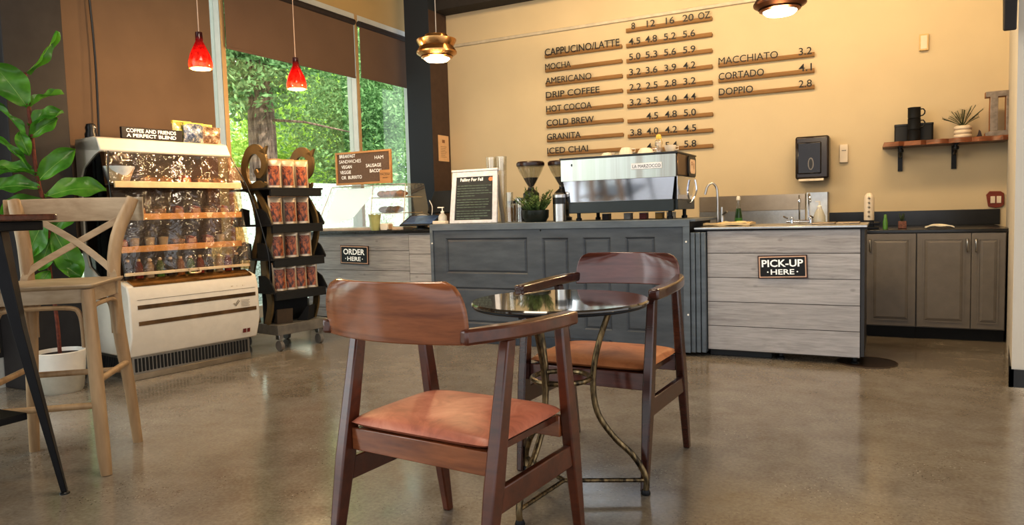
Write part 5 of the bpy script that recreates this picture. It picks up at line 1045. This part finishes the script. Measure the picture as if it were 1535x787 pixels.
# ------------------------------------------------------------------ outdoors
s = NT('leaf litter and paving'); s.prin(s.ramp(s.noise(s.coord(), 6, 6, .7), [(.35, (120, 132, 110)), (.65, (214, 218, 210))]), .9); PAV = s.m
struct(MB().box(-60, -5.9, -20, 60, -.3, -.15), 'ground_outside', PAV, smooth=False)
def foliage_mat(nm, a, b, c_):
    s = NT(nm); v = s.noise(s.coord(), 1.1, 4, .6); w_ = s.noise(s.coord(), 14, 2); col = s.mix(.5, s.ramp(v, [(.3, a), (.52, b), (.72, c_)]), s.ramp(w_, [(.35, a), (.65, c_)]))
    d_ = s.n('ShaderNodeBsdfDiffuse'); tl = s.n('ShaderNodeBsdfTranslucent'); s.l(col, d_.inputs[0]); s.l(col, tl.inputs[0]); mx = s.n('ShaderNodeMixShader'); mx.inputs[0].default_value = .45
    s.l(d_.outputs[0], mx.inputs[1]); s.l(tl.outputs[0], mx.inputs[2]); s.l(mx.outputs[0], s.out.inputs[0]); return s.m
FOL = [foliage_mat('fir needles', (74, 118, 70), (134, 176, 116), (196, 222, 170)), foliage_mat('lime leaves', (150, 190, 70), (196, 226, 112), (232, 244, 168)), foliage_mat('mid green leaves', (96, 150, 84), (150, 196, 122), (206, 230, 176))]
BARK = NT('fir bark'); bk_ = BARK.noise(BARK.coord((9, 9, 1.2)), 1.5, 5, .7, .5); BARK.prin(BARK.ramp(bk_, [(.35, (66, 48, 42)), (.62, (158, 132, 118))]), .95, 0, BARK.bump(bk_, 1, .05)); BARK = BARK.m
def tree(label, c_, rad, cz, hz, n, size, mat, trunk, clumps=60, seed=1, droop=0):
    rnd = random.Random(seed); c_ = Vector(c_); t = thing('tree', label, 'tree', c_, 0, 'trees beyond the windows'); m = MB(); cl = []
    for i in range(clumps):
        while True:
            p = Vector((rnd.uniform(-1, 1), rnd.uniform(-1, 1), rnd.uniform(-1, 1)))
            if p.length < 1: break
        cl.append(Vector((c_.x+p.x*rad*.72, c_.y+p.y*rad*.72, cz+p.z*hz)))
    vs = []; fs = []
    for i in range(n):
        q = cl[i % clumps]+Vector((rnd.uniform(-.5, .5), rnd.uniform(-.5, .5), rnd.uniform(-.35, .35)-droop*rnd.random()))*rad*.5
        a = Vector((rnd.gauss(0, 1), rnd.gauss(0, 1), rnd.gauss(0, .6)-droop)).normalized(); b = a.cross(Vector((rnd.gauss(0, 1), rnd.gauss(0, 1), rnd.gauss(0, 1)))).normalized(); sz = size*rnd.uniform(.6, 1.4); o = len(vs)
        vs += [q-a*sz, q+b*sz*.38, q+a*sz, q-b*sz*.38]; fs.append((o, o+1, o+2, o+3))
    m.add(vs, fs); me = bpy.data.meshes.new('foliage'); me.from_pydata([tuple(v-c_) for v in m.v], [], m.f); o = bpy.data.objects.new('foliage', me); COL.objects.link(o); me.materials.append(mat); o.parent = t
    if trunk: MB().tube([(c_.x, c_.y, -.2), (c_.x+.03, c_.y, cz*.5), (c_.x, c_.y, cz+hz*.6)], [trunk*1.1, trunk, trunk*.5], 16).build('trunk', BARK, t)
tree('big fir with a thick brown trunk right outside the wide window', (-11.2, 10.75, -.15), 2.5, 5.75, 1.9, 16000, .085, FOL[0], .27, 70, 1, .5)
tree('dense fir on the right of the wide window', (-12.8, 15.7, -.15), 2.2, 4.9, 3.0, 15000, .085, FOL[0], .2, 70, 4, .5)
tree('lime green leafy tree behind the big fir trunk', (-18.0, 18.9, -.15), 3.0, 3.6, 3.4, 16000, .10, FOL[1], .2, 80, 2)
tree('pale green tree seen left of the fir trunk', (-18.5, 13.2, -.15), 2.6, 3.6, 3.2, 10000, .10, FOL[2], .2, 60, 3)
tree('mid green tree seen through the narrow window', (-18.5, 25.0, -.15), 3.1, 4.6, 4.4, 16000, .11, FOL[2], .2, 70, 5)
tree('tall distant tree filling the gap high above the lime tree', (-32, 36, -.15), 7.2, 7.5, 6.5, 14000, .24, FOL[1], .3, 90, 6)
tree('second distant tree behind the pale green tree', (-32, 21.5, -.15), 7, 7.5, 6.5, 12000, .24, FOL[2], .3, 90, 7)
s = NT('speckled wall'); v = s.noise(s.coord(), 24, 4, .75); s.prin(s.ramp(v, [(.38, (120, 132, 120)), (.5, (190, 202, 196)), (.62, (240, 246, 246))]), .9); 
t = tag(MB().box(-9.3, -9.0, 7.0, 16, -.15, 1.78).build('garden_wall', s.m, None, .02), 'pale speckled low wall outside behind the coffee rack', 'wall')
t = thing('tan_house', 'small tan house with white window beyond the display case end', 'house', (-14, 12.3, -.15)); MB().box(-14.6, -14.0, 11.9, 13.6, -.15, 2.0).build('wall', flat('tan siding', (196, 160, 110), .8), t, smooth=False)
MB().prism([(11.7, 2.0), (13.8, 2.0), (12.7, 2.45)], 'yz', -14.8, -13.8).build('roof', flat('orange roof', (190, 130, 84), .8), t, smooth=False); MB().box(-14.0, -13.98, 12.5, 13.0, 1.5, 1.85).build('window', WHITEP, t)
MB().tube([(-10.95, 10.85, 3.15), (-9.9, 10.6, 3.0), (-9.6, 11.9, 2.85)], [.03, .022, .012]).build('branch', BARK, [x for x in COL.objects if x.name == 'tree'][0])

# ------------------------------------------------------------------ light
w = bpy.data.worlds.new('sky'); bpy.context.scene.world = w; w.use_nodes = True; nt = w.node_tree; bg = nt.nodes['Background']
bg.inputs[0].default_value = (.93, .96, 1.0, 1); bg.inputs[1].default_value = 1.75
sun = bpy.data.lights.new('sun', 'SUN'); sun.energy = 8.5; sun.angle = .02; sun.color = (1, .96, .88); o = bpy.data.objects.new('sun', sun); COL.objects.link(o); o.rotation_euler = (math.radians(40), 0, math.radians(75))
def area(name, loc, tgt, sx, sy, e, c_):
    l = bpy.data.lights.new(name, 'AREA'); l.shape = 'RECTANGLE'; l.size = sx; l.size_y = sy; l.energy = e; l.color = c_; o = bpy.data.objects.new(name, l); COL.objects.link(o); o.location = loc
    o.rotation_euler = (Vector(tgt)-Vector(loc)).to_track_quat('-Z', 'Y').to_euler(); return o
area('track wash left', (-2.6, 5.6, 4.1), (-2.4, 8.1, 2.3), 1.6, .3, 60, (1, .72, .40)); area('track wash right', (.0, 5.9, 4.1), (-.2, 8.1, 2.2), 1.6, .3, 55, (1, .72, .40))
area('added left daylight fill', (-5.6, -.5, 2.0), (-1.5, 1.5, .4), 3.0, 5.0, 130, (.90, .95, 1.0))  # area lamp added at the window plane to boost daylight from the left
area('added ceiling fill', (-2.0, 2.2, 4.15), (-2.0, 2.4, 0), 1.2, 1.2, 70, (1, .86, .68))  # unseen overhead lamp added as warm fill

sc = bpy.context.scene
sc.view_settings.view_transform = 'Standard'; sc.view_settings.look = 'None'; sc.view_settings.exposure = .05; sc.view_settings.gamma = .86
sc.cycles.max_bounces = 8; sc.cycles.transparent_max_bounces = 16; sc.cycles.use_denoising = True; sc.cycles.sample_clamp_indirect = 6
sc.cycles.caustics_reflective = False; sc.cycles.caustics_refractive = False
